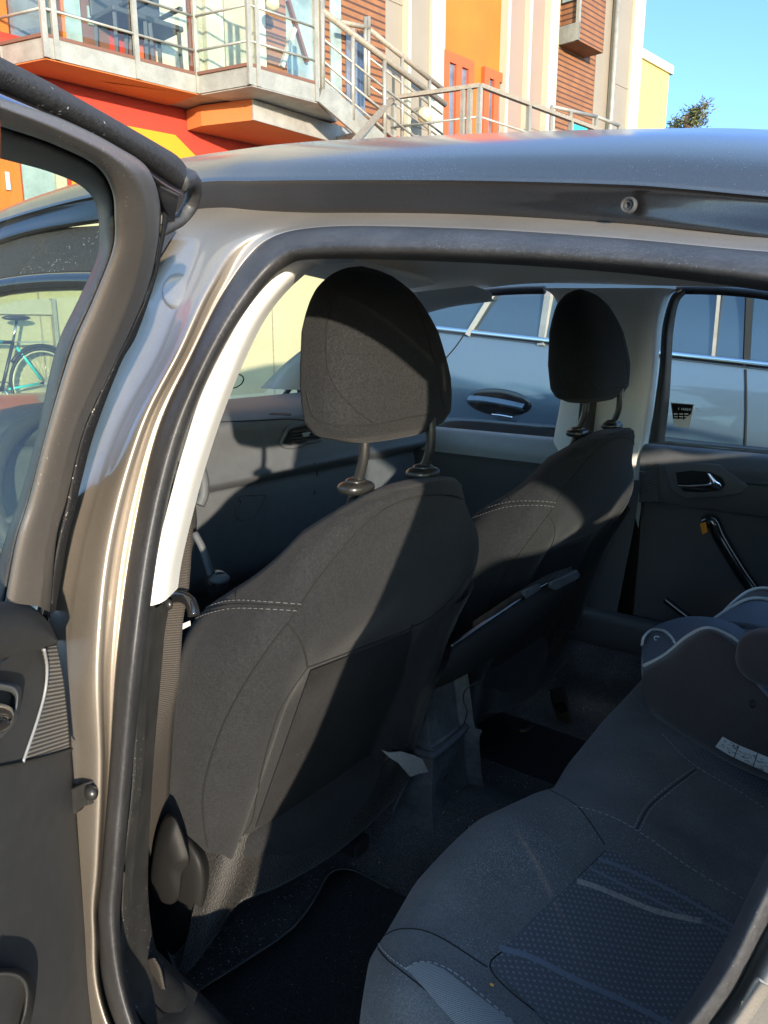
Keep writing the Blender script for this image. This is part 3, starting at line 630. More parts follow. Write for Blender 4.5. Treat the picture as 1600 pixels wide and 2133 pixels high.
# headrest
def hr_w(t): return (sint if .06 < t < .93 else interp)(t, [0, .04, .10, .2, .4, .6, .7, .78, .85, .90, .94, .97, .985, 1], [.075, .114, .127, .128, .122, .112, .103, .093, .080, .067, .052, .037, .026, 0])
def hr_t(t): return interp(t, [0, .04, .10, .3, .6, .85, .95, 1], [.030, .042, .050, .056, .050, .034, .020, 0])
rows = []
for i in range(110):
    t = i/109; t = t if t < .75 else .75+.25*math.sin((t-.75)/.25*math.pi/2)
    t = min(t, 1)
    sg = lambda v, e: math.copysign(abs(v)**e, v)
    w, T = hr_w(t), hr_t(t)
    zz = 1.072+.208*t
    rows.append([Vector((-.634-.036*t**1.6+T*sg(math.cos(a), .72), Y0+1.03*w*sg(math.sin(a), .64), zz-.012*(1-t)**6*math.cos(2*math.pi*0))) for a in [2*math.pi*k/90 for k in range(90)]])
bm = grid_bm(rows, cu=True); bm.faces.new([bm.verts[i] for i in range(0)]) if False else None
bm.verts.ensure_lookup_table(); bm.faces.new([bm.verts[i] for i in range(90)])
hr = obj('headrest', bm, M['fabric_headrest'], seat)
hb = bvh_of(hr)
seam('headrest_seam', hb, [(700, 600), (686, 650), (680, 710), (684, 770), (706, 816), (740, 852), (778, 882)], M['seam'], seat, r=.0010)
seam('headrest_seam', hb, [(638, 815), (655, 868), (700, 884), (780, 884), (860, 868), (935, 858)], M['seam'], seat, r=.0012)
seam('headrest_seam', hb, [(862, 622), (884, 680), (906, 760), (925, 850)], M['seam'], seat, r=.0008)
for (x1, y1), (x2, y2), Yp in (((760, 880), (742, 1012), .75), ((898, 872), (881, 982), .865)):
    a, b = onY(x1, y1, Yp), hit(sb, x2, y2, 0, onY(x2, y2, Yp))
    m_ = a.lerp(b, .55)+Vector((.006, 0, 0))
    obj('headrest_post', tube([a+Vector((0, 0, .03)), a, m_, b, b+Vector((-.01, 0, -.03))], .0066, 30, 14), M['steel'], seat)
    c = hit(sb, x2, y2+4, .0, onY(x2, y2+3, Yp))
    bm = ellipsoid(c, (.020, .026, .009), 30, 12, .75); ellipsoid(c+Vector((0, 0, .008)), (.013, .014, .005), 24, 10, .8, bm=bm)
    obj('post_collar', bm, M['steel'], seat)
sm_list = [
 [(1008, 1100), (1000, 1068), (965, 1040), (915, 1030), (860, 1036), (800, 1062), (745, 1108), (700, 1160), (660, 1210), (630, 1255), (600, 1300)],
 [(600, 1300), (560, 1350), (510, 1425), (470, 1500), (440, 1580), (424, 1650), (424, 1710), (432, 1765)],
 [(600, 1300), (622, 1330), (634, 1358), (640, 1388)],
 [(640, 1390), (700, 1368), (770, 1342), (850, 1310), (905, 1280), (950, 1235), (985, 1185)],
 [(640, 1390), (612, 1430), (582, 1480), (562, 1540), (546, 1600), (534, 1660), (524, 1710), (498, 1752)],
 [(860, 1300), (835, 1360), (815, 1420), (803, 1500), (797, 1560)],
]
for s_ in sm_list: seam('seat_seam', sb, s_, M['seam'], seat, r=.0015)
seam('seat_seam', sb, [(500, 1215), (492, 1235), (490, 1250)], M['seam'], seat, r=.0008)
bm = stitches(sb, [(392, 1288), (430, 1266), (484, 1251), (560, 1254), (634, 1259)])
stitches(sb, [(392, 1298), (430, 1280), (484, 1268), (560, 1269), (628, 1273)], bm)
obj('stitching', bm, M['stitch'], seat)
seam('seat_seam', sb, [(392, 1293), (430, 1273), (484, 1259), (560, 1261), (630, 1266)], M['seam'], seat, r=.0012)
# ribbed side cloth
# flat cloth back panel, a separate skin 2 mm proud of the recess
pan = patch(sb, ([(645, 1394), (700, 1373), (770, 1347), (857, 1312)], [(530, 1722), (600, 1690), (700, 1640), (798, 1590)]), 60, 60, .0025)
obj('back_panel', pan, M['panel_cloth'], seat)
# fuzzy lower flap
T_ = [(432, 1772), (470, 1780), (520, 1735), (600, 1692), (700, 1642), (800, 1590), (850, 1560)]
B_ = [(372, 2018), (392, 2024), (450, 1950), (500, 1880), (590, 1842), (720, 1762), (850, 1640)]
def flap(x, y, X): return onX(x, y, X)
tp = [(hit(sb, x, y, .003) or onX(x, y, -.74)) for x, y in T_]
bt = [onX(x, y, -.745) for x, y in B_]
tp = [a.lerp(b, -.04)+Vector((-.004, 0, 0)) for a, b in zip(tp, bt)]
mdl = [a.lerp(b, .5)+Vector((.002, 0, 0)) for a, b in zip(tp, bt)]
obj('lower_flap', loft([tp, mdl, bt, [p+Vector((-.04, .01, .0)) for p in bt]], 90, 30), M['felt'], seat)
# inboard bolster
A1, A2 = [(905, 1275), (850, 1350), (818, 1430), (803, 1500), (798, 1556)], [(985, 1210), (940, 1310), (910, 1400), (886, 1480), (862, 1555)]
rowsb = [[onY(x, y, 1.0)for x, y in A1], [onY((x+p)/2, (y+q)/2, .985)+Vector((.02, 0, 0)) for (x, y), (p, q) in zip(A1, A2)], [onY(x, y, 1.03) for x, y in A2], [onY(x, y, 1.06)+Vector((-.06, 0, 0)) for x, y in A2]]
obj('inner_bolster', loft(rowsb, 50, 24), M['fabric'], seat)
# seat cushion (mostly hidden)
obj('seat_cushion', ellipsoid((-1.02, Y0, .40), (.26, .26, .085), 40, 20, .55), M['fabric'], seat)
# torn board, bottom clip
tb = prism([onX(x, y, -.70) for x, y in ((797, 1563), (812, 1568), (836, 1566), (860, 1572), (880, 1582), (893, 1608), (872, 1612), (856, 1618), (846, 1606), (832, 1590), (812, 1578))], (-1, 0, 0), .003)
obj('torn_board', tb, M['torn'], seat, smooth=False)
obj('seat_wire', tube([onX(x, y, -.72) for x, y in ((846, 1550), (858, 1562), (862, 1585))], .003, 14, 8), M['steel'], seat)
obj('flap_rod', tube([onX(x, y, -.74) for x, y in ((850, 1624), (832, 1660), (818, 1692))], .004, 14, 8), M['plastic'], seat)
# side cover and recline lever
sc = prism([onY(x, y, .565) for x, y in ((385, 1725), (412, 1752), (428, 1790), (434, 1830), (428, 1890), (412, 1950), (380, 2012), (352, 2018), (336, 2000), (330, 1900), (330, 1780), (350, 1735))], (0, 1, 0), .05)
sc = loft([[onY(x, y, .58) for x, y in ((360, 1700), (395, 1728), (428, 1776), (438, 1830), (432, 1890), (414, 1955), (380, 2014))], [onY(x, y, .553) for x, y in ((358, 1715), (385, 1745), (412, 1790), (420, 1835), (416, 1890), (400, 1950), (370, 2012))], [onY(x, y, .545) for x, y in ((340, 1720), (350, 1760), (365, 1800), (372, 1840), (370, 1890), (362, 1950), (350, 2014))], [onY(x, y, .55) for x, y in ((300, 1720), (300, 1760), (300, 1800), (300, 1840), (300, 1890), (300, 1950), (300, 2014))]], 50, 24)
obj('side_cover', sc, M['lever'], seat)
lev_o = [(352, 1694), (366, 1700), (378, 1726), (388, 1756), (396, 1786), (392, 1802), (380, 1822), (377, 1850), (372, 1872), (356, 1884), (336, 1880), (320, 1864), (313, 1836), (316, 1796), (324, 1752), (338, 1710)]
lc = Vector((0, 0, 0))
def lv(k, Y, c=(352, 1800)): return [onY(c[0]+(x-c[0])*k, c[1]+(y-c[1])*k, Y) for x, y in lev_o]
obj('recline_lever', grid_bm([cr(lv(.97, .55), 90, True), cr(lv(1, .530), 90, True), cr(lv(.95, .513), 90, True), cr(lv(.90, .510), 90, True), cr(lv(.30, .505, (342, 1800)), 90, True), cr(lv(.02, .505, (342, 1800)), 90, True)], cu=True), M['lever'], seat)
obj('seat_tag', prism([hit(sb, x, y, .001, onY(x, y, .55)) for x, y in ((379, 1300), (396, 1293), (397, 1303), (381, 1311))], (0, -1, 0), .001), M['white'], seat, smooth=False)
# far front seat: the same parts shifted across
far_seat = None
def copy_part(o, par, d):
    c = o.copy(); COL.objects.link(c); c.parent = par
    c.matrix_parent_inverse = o.matrix_parent_inverse
    if d is not None: c.location = Vector(o.location)+d
    return c
del seat['label']
far_seat = copy_part(seat, car, Vector((-.008, .70, -.002)))
for ch in list(seat.children):
    if ch.name.split('.')[0] in ('seat_tag', 'recline_lever', 'lever_hub', 'side_cover', 'torn_board', 'seat_wire', 'flap_rod'): continue
    copy_part(ch, far_seat, None)
# sagging map pocket and straps on the far seat
pk1 = [(938, 1345), (985, 1312), (1040, 1275), (1090, 1242), (1140, 1214), (1190, 1196)]
pk2 = [(905, 1430), (960, 1405), (1020, 1368), (1080, 1325), (1140, 1270), (1200, 1215)]
rws = [[onX(x, y, -.66)+Vector((0, 0, 0)) for x, y in pk1], [onX(x+4, y+4, -.61) for x, y in pk1], [onX((x+p)/2+6, (y+q)/2+6, -.60) for (x, y), (p, q) in zip(pk1, pk2)], [onX(x, y, -.63) for x, y in pk2], [onX(x, y+6, -.70) for x, y in pk2]]
mp = obj('map_pocket', loft(rws, 60, 30), M['panel_cloth'], far_seat)
mp.matrix_parent_inverse = Matrix.Translation(-Vector((-.008, .70, -.002)))
def fpart(name, bm, m, **k):
    o = obj(name, bm, m, far_seat, **k); o.matrix_parent_inverse = Matrix.Translation(-Vector((-.008, .70, -.002))); return o
fpart('pocket_rim', tube([onX(x+2, y+1, -.612) for x, y in pk1], .0035, 50, 8), M['gloss_black'])
fpart('pocket_strap', loft([[onX(x, y-16, -.64) for x, y in pk1[1:]], [onX(x, y-3, -.625) for x, y in pk1[1:]]], 50, 4), M['belt'], solid=.002)
fpart('strap_buckle', prism([onX(x, y, -.60) for x, y in ((1140, 1213), (1196, 1186), (1202, 1196), (1198, 1204), (1152, 1228), (1142, 1224))], (1, 0, 0), .008, bev=.002), M['dash'])
fpart('strap_buckle', prism([onX(x, y, -.61) for x, y in ((1084, 1232), (1118, 1215), (1122, 1226), (1092, 1246))], (1, 0, 0), .006, bev=.0015), M['dash'])
fpart('torn_board', tube([onX(x, y, -.66) for x, y in ((1012, 1398), (1006, 1415), (985, 1426), (968, 1440), (966, 1462), (973, 1482), (966, 1510))], .0012, 40, 6), M['felt'])

# ------------------------------------------------------------------ centre console end, floor mat, seat rails
top = [(894, 1408), (935, 1404), (968, 1395)]
def cons(X, Y, z): return Vector((X, Y, z))
def crow(z, xr, yl, yr, b=.012): return [cons(-1.3, yl, z), cons(xr-.10, yl, z), cons(xr-b, yl+.002, z), cons(xr, yl+b, z), cons(xr, (yl+yr)/2, z), cons(xr, yr-b, z), cons(xr-b, yr-.002, z), cons(-1.3, yr, z)]
cbm = loft([crow(.25, -.705, 1.06, 1.235), crow(.30, -.728, 1.078, 1.222), crow(.40, -.735, 1.088, 1.212), crow(.425, -.730, 1.085, 1.212), crow(.432, -.742, 1.09, 1.206), crow(.50, -.752, 1.094, 1.203), crow(.59, -.765, 1.098, 1.20)], 90, 70)
con = obj('centre_console', cbm, M['console'], car)
obj('console_top', box((-1.05, 1.17, .572), (.50, .15, .03), bev=.01), M['plastic'], con)
obj('console_band', tube([cons(-.80, 1.083, .415), cons(-.742, 1.084, .415), cons(-.730, 1.094, .417), cons(-.727, 1.15, .422), cons(-.730, 1.20, .428), cons(-.75, 1.213, .428)], .008, 50, 8), M['dash'], con)
for x, y, Xp in ((925, 1617, -.728), (970, 1586, -.735)):
    c = onX(x, y, Xp); obj('console_screw', ellipsoid(c, (.004, .008, .008), 20, 10), M['plastic'], con)
obj('armrest', box((-.93, 1.17, .64), (.34, .10, .05), bev=.018), M['fabric'], con)
mpts = [onZ(x, y, .186) for x, y in ((340, 2160), (378, 2110), (410, 2068), (500, 2010), (600, 1942), (648, 1885), (680, 1828), (708, 1812), (745, 1818), (810, 1852))]
matm = loft([mpts, [p.lerp(Vector((-.40, p.y, .186)), .5) for p in mpts], [Vector((-.40, p.y, .186)) for p in mpts]], 60, 10)
fm = obj('floor_mat', matm, M['mat_carpet'], None, solid=.005, label='black carpet mat with grey edge piping on the floor behind the near front seat', category='floor mat')
obj('mat_piping', tube(mpts, .0042, 80, 8), M['dash_low'], fm)
rl = obj('seat_rail', box(onZ(728, 1752, .215), (.07, .045, .03), bev=.006), M['plastic'], car)
obj('rail_end', box(onZ(722, 1742, .235), (.022, .018, .03), bev=.004), M['plastic'], rl)
rl2 = obj('seat_rail', tube([onZ(x, y, .21) for x, y in ((1050, 1508), (1085, 1522), (1110, 1512))], .006, 20, 8), M['plastic_dusty'], car)
lf = loft([[onZ(x, y, .262) for x, y in ((730, 1722), (740, 1718), (755, 1730))], [onZ(x, y, .258) for x, y in ((730, 1723), (738, 1726), (754, 1731))]], 12, 6)
lo2 = obj('fallen_leaf', lf, M['leaf'], None, solid=.0006, label='small green leaf fallen by the seat rail', category='leaf')
ab = obj('belt_anchor', loft([[onY(x, y, 1.78) for x, y in ((1146, 1435), (1152, 1470), (1170, 1512))], [onY(x, y, 1.77) for x, y in ((1176, 1428), (1184, 1462), (1192, 1508))]], 24, 6), M['belt'], car, solid=.004)
obj('anchor_plate', prism([onY(x, y, 1.775) for x, y in ((1155, 1465), (1180, 1460), (1188, 1478), (1165, 1488))], (0, -1, 0), .006, bev=.002), M['gloss_black'], ab)
bm = bmesh.new()
for k in range(420):
    x, y = random.gauss(560, 90), random.gauss(1960, 60)
    if k % 3 == 0: x, y = random.gauss(700, 60), random.gauss(1800, 40)
    if x < 420 or y < 1850-(x-500)*.35: continue
    p = onZ(x, y, .187); s = random.uniform(.0004, .0011); box(p, (s*random.uniform(1, 4), s, s*.6), bm=bm)
obj('crumbs', bm, M['crumb'], None, smooth=False, kind='stuff', label='pale grit and crumbs scattered on the black carpet', category='crumbs')

# ------------------------------------------------------------------ rear bench
def bench_z(X, Y):
    d = X-bench_f(Y)                                        # distance behind the front edge
    z = .535+.02*math.sin(min(d/.30, 1)*math.pi*.9)-.05*sm(.14, .50, d)
    e = max(0, 1-d/.075); z -= .06*e**2.6
    s = max(0, 1-(Y-.455)/.07); z -= .07*s**2.4
    z += .032*math.exp(-((Y-.74)/.17)**2)*math.exp(-((d-.09)/.10)**2)+.018*math.exp(-((Y-1.62)/.20)**2)*math.exp(-((d-.10)/.10)**2)
    z -= .012*math.exp(-((Y-.985)/.04)**2)*sm(.0, .1, d)
    z += .012*math.exp(-((Y-.53)/.05)**2)
    return z
def bench_f(Y): return interp(Y, [.44, .50, .58, .68, .80, .92, .97, 1.02, 1.10, 1.25, 1.5, 1.9], [-.36, -.425, -.475, -.497, -.500, -.478, -.462, -.462, -.475, -.485, -.488, -.45])
rows = []
Ylist = [.455+(1.93-.455)*(i/150) for i in range(151)]
def brow(fn): return [fn(Y) for Y in Ylist]
rows.append(brow(lambda Y: Vector((bench_f(Y)+.05, Y, .22))))
rows.append(brow(lambda Y: Vector((bench_f(Y)+.02, Y, .30))))
rows.append(brow(lambda Y: Vector((bench_f(Y)+.004, Y, .38))))
rows.append(brow(lambda Y: Vector((bench_f(Y)-.004, Y, .43))))
for d in [0, .004, .010, .018, .028, .04, .055]+[.07+.012*i for i in range(52)]:
    rows.append(brow(lambda Y: Vector((bench_f(Y)+d, Y, bench_z(bench_f(Y)+d, Y)))))
# near end of the cushion turns down to the sill
for r in rows:
    p = r[0]; r.insert(0, Vector((p.x, p.y-.004, p.z-.03))); r.insert(0, Vector((p.x+.01, p.y, max(.2, p.z-.12)))); r.insert(0, Vector((p.x+.02, p.y+.02, .2)))
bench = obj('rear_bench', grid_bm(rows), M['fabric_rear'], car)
bb = bvh_of(bench)
bk = loft([[Vector((.10, Y, .45)) for Y in (.50, .8, 1.17, 1.54, 1.84)], [Vector((.18, Y, .72)) for Y in (.50, .8, 1.17, 1.54, 1.84)], [Vector((.26, Y, .93)) for Y in (.56, .8, 1.17, 1.54, 1.78)], [Vector((.36, Y, .91)) for Y in (.56, .8, 1.17, 1.54, 1.78)], [Vector((.32, Y, .45)) for Y in (.50, .8, 1.17, 1.54, 1.84)]], 40, 30)
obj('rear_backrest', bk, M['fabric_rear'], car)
obj('rear_backrest', box((.29, 1.51, .78), (.12, .64, .52), bev=.04), M['fabric_rear'], car)  # unseen raised block, added to keep sun off the far door
for Yh_ in (1.50,): obj('sun_block_headrest', box((.27, Yh_, 1.12), (.09, .30, .14), bev=.035), M['fabric_rear'], car)  # unseen headrest, added to block sun from the far door
obj('parcel_shelf', box((.80, 1.17, .88), (.80, 1.3, .02)), M['carpet'], car)
ins = patch(bb, ([(1266, 1768), (1235, 1800), (1190, 1842), (1120, 1908), (1060, 1970), (1021, 2014)], [(1640, 1985), (1600, 2030), (1540, 2080), (1460, 2140), (1380, 2200), (1260, 2260)]), 60, 60, .0018)
obj('seat_insert', ins, M['dots'], bench)
ins2 = patch(bb, ([(1440, 1568), (1465, 1558), (1500, 1562)], [(1640, 1690), (1660, 1670), (1680, 1650)]), 30, 30, .0018)
obj('seat_insert', ins2, M['dots'], bench)
gp = patch(bb, ([(850, 2022), (862, 2012), (890, 2008), (925, 2022)], [(990, 2180), (1010, 2170), (1060, 2150), (1090, 2150)]), 40, 50, .002)
obj('side_patch', gp, M['grey_rib'], bench)
bm = stitches(bb, [(848, 2018), (870, 2006), (905, 2008), (950, 2030), (1010, 2080), (1080, 2140)])
stitches(bb, [(778, 1930), (786, 1960), (810, 1992), (850, 2022), (900, 2062), (960, 2118), (1000, 2150)], bm)
stitches(bb, [(1195, 1680), (1240, 1690), (1300, 1715), (1370, 1760), (1440, 1810), (1560, 1880)], bm, r=.0005)
stitches(bb, [(1320, 1725), (1345, 1680), (1390, 1640), (1445, 1600)], bm, r=.0005)
stitches(bb, [(1332, 1732), (1357, 1686), (1402, 1646), (1455, 1606)], bm, r=.0005)
stitches(bb, [(1380, 1530), (1440, 1590), (1540, 1650), (1600, 1690)], bm, r=.0005)
obj('stitching', bm, M['stitch_rear'], bench)
for s_ in ([(774, 1930), (782, 1966), (806, 1998), (846, 2030), (896, 2070), (956, 2126)], [(790, 1955), (830, 1936), (880, 1938), (930, 1960), (1015, 2015)], [(1266, 1768), (1190, 1842), (1120, 1908), (1060, 1970), (1021, 2014), (1080, 2080), (1180, 2150)], [(1266, 1768), (1400, 1850), (1520, 1930), (1560, 1960)], [(1135, 1640), (1190, 1670), (1220, 1700), (1260, 1760)], [(1326, 1728), (1351, 1683), (1396, 1643), (1450, 1603)]):
    seam('bench_seam', bb, s_, M['seam'], bench, r=.0008)
for pts, w_, m_ in (([(1245, 1792), (1300, 1812), (1400, 1860), (1530, 1935)], 4, 'child_grey'), ([(1200, 1838), (1240, 1850), (1300, 1875), (1370, 1902), (1460, 1922)], 6, 'torn'), ([(1040, 1978), (1110, 2000), (1200, 2045), (1300, 2090), (1420, 2150)], 7, 'child_grey'), ([(1225, 1810), (1330, 1862), (1420, 1905), (1520, 1950)], 3, 'child_grey')):
    b_ = patch(bb, ([(x, y-w_) for x, y in pts], [(x, y+w_) for x, y in pts]), 60, 4, .0026)
    obj('woven_stripe', b_, M[m_], bench)
h = hit(bb, 1024, 2055, .002)
if h: 
    bm = ellipsoid(h, (.0025, .0016, .0012), 10, 6); obj('orange_crumb', bm, M['orange_crumb'], None, label='tiny orange crumb lying on the rear bench', category='crumb')

# ------------------------------------------------------------------ dashboard
def drow(prof_t): return prof_t
def dprof(Y):
    k = sm(1.45, 1.93, Y); s = -.03*k
    return [Vector((x+s*0-.0, Y, z)) for x, z in ((-1.95, .975), (-1.75, 1.0), (-1.52, 1.012-.012*k), (-1.40, 1.012-.02*k), (-1.345, .998-.02*k), (-1.33, .98-.02*k), (-1.335, .93-.01*k), (-1.325, .885), (-1.32, .865), (-1.345, .845), (-1.37, .835), (-1.365, .80), (-1.365, .70), (-1.38, .62), (-1.45, .56), (-1.62, .5))]
Yl = [.50, .8, 1.0, 1.2, 1.35, 1.45, 1.55, 1.66, 1.78, 1.90]
cols_ = [dprof(Y) for Y in Yl]
rows = [[cols_[j][i] for j in range(len(Yl))] for i in range(len(cols_[0]))]
dash = obj('dashboard', loft(rows, 70, 110), M['dash'], car)
db = bvh_of(dash)
vo = [(582, 925), (592, 902), (606, 889), (650, 882), (660, 905), (666, 915)]
vent_o = [(584, 925), (590, 905), (604, 888), (650, 880), (655, 892), (665, 914), (640, 922), (606, 931)]
P0 = [hit(db, x, y, .004, onX(x, y, -1.32)) for x, y in vent_o]
v = obj('air_vent', tube(P0, .0055, 60, 10, closed=True), M['dash'], dash)
obj('vent_well', prism([hit(db, x, y, .0015, onX(x, y, -1.32)) for x, y in vent_o], (1, 0, 0), .001), M['seam'], dash, smooth=False)
bm = bmesh.new()
for k in range(5):
    y0 = 893+k*7.0; a, b = hit(db, 604, y0+5, .007, onX(604, y0, -1.32)), hit(db, 658, y0-1, .007, onX(658, y0, -1.32)); bar(a, b, .010, .0022, bm)
obj('vent_slat', bm, M['plastic'], v)
obj('vent_knob', prism([hit(db, x, y, .010, onX(x, y, -1.31)) for x, y in ((622, 900), (636, 897), (634, 906), (624, 909))], (1, 0, 0), .008, bev=.002), M['silver_pad'], v)
obj('dash_seam', tube([hit(db, x, y, .0005, onX(x, y, -1.34)) for x, y in ((440, 880), (520, 877), (600, 873), (650, 878))], .0016, 40, 6), M['seam'], dash)
obj('glovebox_gap', tube([hit(db, x, y, .0008, onX(x, y, -1.36)) for x, y in ((655, 965), (660, 990), (654, 1030))], .0015, 30, 6), M['seam'], dash)
gh = [(492, 1040), (505, 1032), (548, 1030), (552, 1036), (535, 1070), (522, 1078), (494, 1080)]
obj('glovebox_handle', tube([hit(db, x, y, .001, onX(x, y, -1.36)) for x, y in gh], .0022, 50, 6, closed=True), M['dash'], dash)
obj('handle_flap', prism([hit(db, x, y, .001, onX(x, y, -1.36)) for x, y in ((497, 1040), (546, 1033), (548, 1040), (500, 1047))], (1, 0, 0), .004), M['dash'], dash, smooth=False)
obj('screen_edge', tube([onX(x, y, -1.15) for x, y in ((418, 975), (424, 1000), (424, 1030), (416, 1052))], .010, 20, 8), M['dash'], dash)
sp = obj('defrost_vent', prism([onZ(x, y, 1.013) for x, y in ((565, 860), (608, 862), (606, 866), (560, 864))], (0, 0, 1), .001), M['seam'], dash, smooth=False)
# gear lever, steering wheel
kn = obj('gear_knob', ellipsoid(onX(455, 1217, -1.08), (.026, .024, .028), 30, 18), M['gloss_black'], car)
obj('knob_cap', ellipsoid(onX(458, 1206, -1.07), (.020, .019, .010), 24, 12), M['dash'], kn)
obj('gear_stalk', tube([onX(448, 1228, -1.08), onX(425, 1150, -1.10), onX(405, 1110, -1.12)], .007, 10, 8), M['dash'], kn)
wc = Vector((-1.22, .74, .90)); nx = Vector((.88, 0, .47)); ny = Vector((0, 1, 0)); nz = nx.cross(ny)
ring = [wc+ny*(.18*math.cos(a))+nz*(.18*math.sin(a)) for a in [2*math.pi*k/48 for k in range(48)]]
stw = obj('steering_wheel', tube(ring, .015, None, 10, closed=True), M['plastic'], car)
bm = ellipsoid(wc-nx*.02, (.03, .07, .06), 24, 12, ax=(nx, ny, nz))
for a in (0, math.pi, math.pi*1.5): bar(wc, wc+ny*(.175*math.cos(a))+nz*(.175*math.sin(a)), .03, .012, bm)
obj('wheel_hub', bm, M['plastic'], stw)
obj('steering_column', tube([wc, Vector((-1.5, .8, .85))], .035, 6, 12), M['plastic'], stw)
bm = ellipsoid((-1.40, .80, 1.02), (.09, .17, .045), 30, 14, .8); obj('instrument_hood', bm, M['plastic'], dash)

# ------------------------------------------------------------------ headliner, screen, pillars on the far side
def hz_(Y, X):
    base = interp(X, [-1.30, -.9, -.4, .2, .9], [1.285, 1.31, 1.285, 1.25, 1.15])
    return base+.075*max(0, 1-((Y-1.17)/.62)**2)**.8
Yh = [.60, .66, .75, .9, 1.05, 1.17, 1.3, 1.45, 1.58, 1.68, 1.74]
hl = loft([[Vector((X, Y, hz_(Y, X)-(.02 if Y in (.60, 1.74) else 0))) for Y in Yh] for X in (-1.30, -1.1, -.9, -.6, -.3, 0, .4, .9)], 60, 60)
headliner = obj('headliner', hl, M['headliner'], car)
lamp = prism([Vector((X, Y, 1.352)) for X, Y in ((-1.27, 1.08), (-1.04, 1.10), (-.98, 1.17), (-1.04, 1.24), (-1.27, 1.26))], (0, 0, -1), .022, bev=.012)
dome = obj('dome_lamp', lamp, M['trim_white'], headliner)
for y0, y1 in ((.68, 1.06), (1.28, 1.66)):
    obj('sun_visor', prism([Vector((X, Y, hz_(Y, X)-.014)) for X, Y in ((-1.30, y0), (-1.12, y0+.02), (-1.12, y1-.02), (-1.30, y1))], (0, 0, -1), .014, bev=.006), M['headliner'], headliner)
# windscreen
sc_ = [[Vector((-1.30, Y, 1.285+.06*(1-((Y-1.17)/.62)**2))) for Y in (.62, .9, 1.17, 1.44, 1.72)], [Vector((-1.62, Y, 1.17+.03*(1-((Y-1.17)/.62)**2))) for Y in (.56, .88, 1.17, 1.46, 1.78)], [Vector((-1.98, Y, .985)) for Y in (.48, .86, 1.17, 1.48, 1.86)]]
ws = obj('windscreen', loft(sc_, 30, 20), M['glass_shield'], car)
tx = [(478, 790), (488, 781), (502, 779), (508, 787), (502, 800), (488, 808), (476, 806)]
wb = bvh_of(ws)
def wpt(x, y, l=.003): return hit(wb, x, y, l, onX(x, y, -1.9))
obj('parking_disc', tube([wpt(x, y) for x, y in ((466, 795), (472, 784), (486, 778), (500, 779), (507, 787), (502, 798), (488, 806), (468, 808))], .0022, 50, 6, closed=True), M['seam'], ws)
# far side: pillar trims, rails and doors, all as skins on the far wall
FA = lambda pts, off: [far(a, b, off) for a, b in pts]
ap_in = [(1010, 590), (940, 600), (860, 612), (760, 625), (680, 655), (644, 682), (600, 712), (550, 752), (500, 795), (462, 822), (440, 832)]
ap_out = [(1010, 612), (940, 622), (885, 641), (800, 668), (720, 700), (668, 730), (632, 766), (604, 800), (588, 826), (578, 848), (572, 872)]
def apn(pts, kx): 
    Z = [1.285, 1.28, 1.275, 1.265, 1.25, 1.235, 1.20, 1.14, 1.07, 1.0, .97]
    return pts
ain = [Vector((X, Y, z)) for X, Y, z in ((-1.05, 1.70, 1.305), (-1.30, 1.70, 1.285), (-1.46, 1.72, 1.235), (-1.62, 1.755, 1.175), (-1.80, 1.80, 1.10), (-2.0, 1.86, 1.00))]
aout = [Vector((X, Y, z)) for X, Y, z in ((-1.05, 1.80, 1.275), (-1.22, 1.80, 1.258), (-1.40, 1.81, 1.215), (-1.55, 1.83, 1.165), (-1.70, 1.86, 1.09), (-1.83, 1.90, 1.00), )]
amid = [a.lerp(b, .5)+Vector((.03, -.012, .0)) for a, b in zip(ain, aout)]
obj('windscreen_pillar', loft([ain, amid, aout, [p+Vector((-.01, .05, -.002)) for p in aout]], 50, 20), M['trim_white'], car)
obj('windscreen_pillar', loft([[Vector((p.x, 2.34-p.y, p.z)) for p in r] for r in (ain, amid, aout)], 50, 20), M['trim_white'], car)
# white centre pillar on the far side
bpL = [(1135, 600), (1160, 622), (1176, 680), (1178, 760), (1170, 840), (1158, 905), (1150, 960), (1140, 1050)]
bpR = [(1412, 603), (1392, 622), (1378, 680), (1371, 760), (1362, 840), (1350, 925), (1342, 1000), (1330, 1100)]
bpm = [[far(x, y, .0) for x, y in bpL], [far(x, y, .03) for x, y in bpL], [far(p[0]*.8+q[0]*.2, p[1], .05) for p, q in zip(bpL, bpR)], [far(p[0]*.35+q[0]*.65, p[1], .055) for p, q in zip(bpL, bpR)], [far(p[0]*.1+q[0]*.9, p[1], .04) for p, q in zip(bpL, bpR)], [far(x, y, .0) for x, y in bpR]]
obj('pillar_trim', loft(bpm, 70, 40), M['trim_white'], car)
obj('lower_pillar_trim', loft([[far(x, y, .05) for x, y in ((1335, 1000), (1320, 1100), (1300, 1200), (1282, 1300), (1276, 1390), (1300, 1440))], [far(x, y, .06) for x, y in ((1250, 1000), (1230, 1100), (1205, 1200), (1190, 1300), (1190, 1400), (1240, 1520))], [far(x, y, .03) for x, y in ((1150, 1000), (1130, 1100), (1110, 1200), (1100, 1300), (1100, 1400), (1110, 1500))]], 50, 20), M['dash_low'], car)
obj('far_belt', loft([[far(x, y, .075) for x, y in ((1262, 700), (1248, 800), (1236, 900), (1228, 960))], [far(x, y, .075) for x, y in ((1225, 700), (1212, 800), (1203, 900), (1196, 960))]], 30, 4), M['belt'], car, solid=.002)
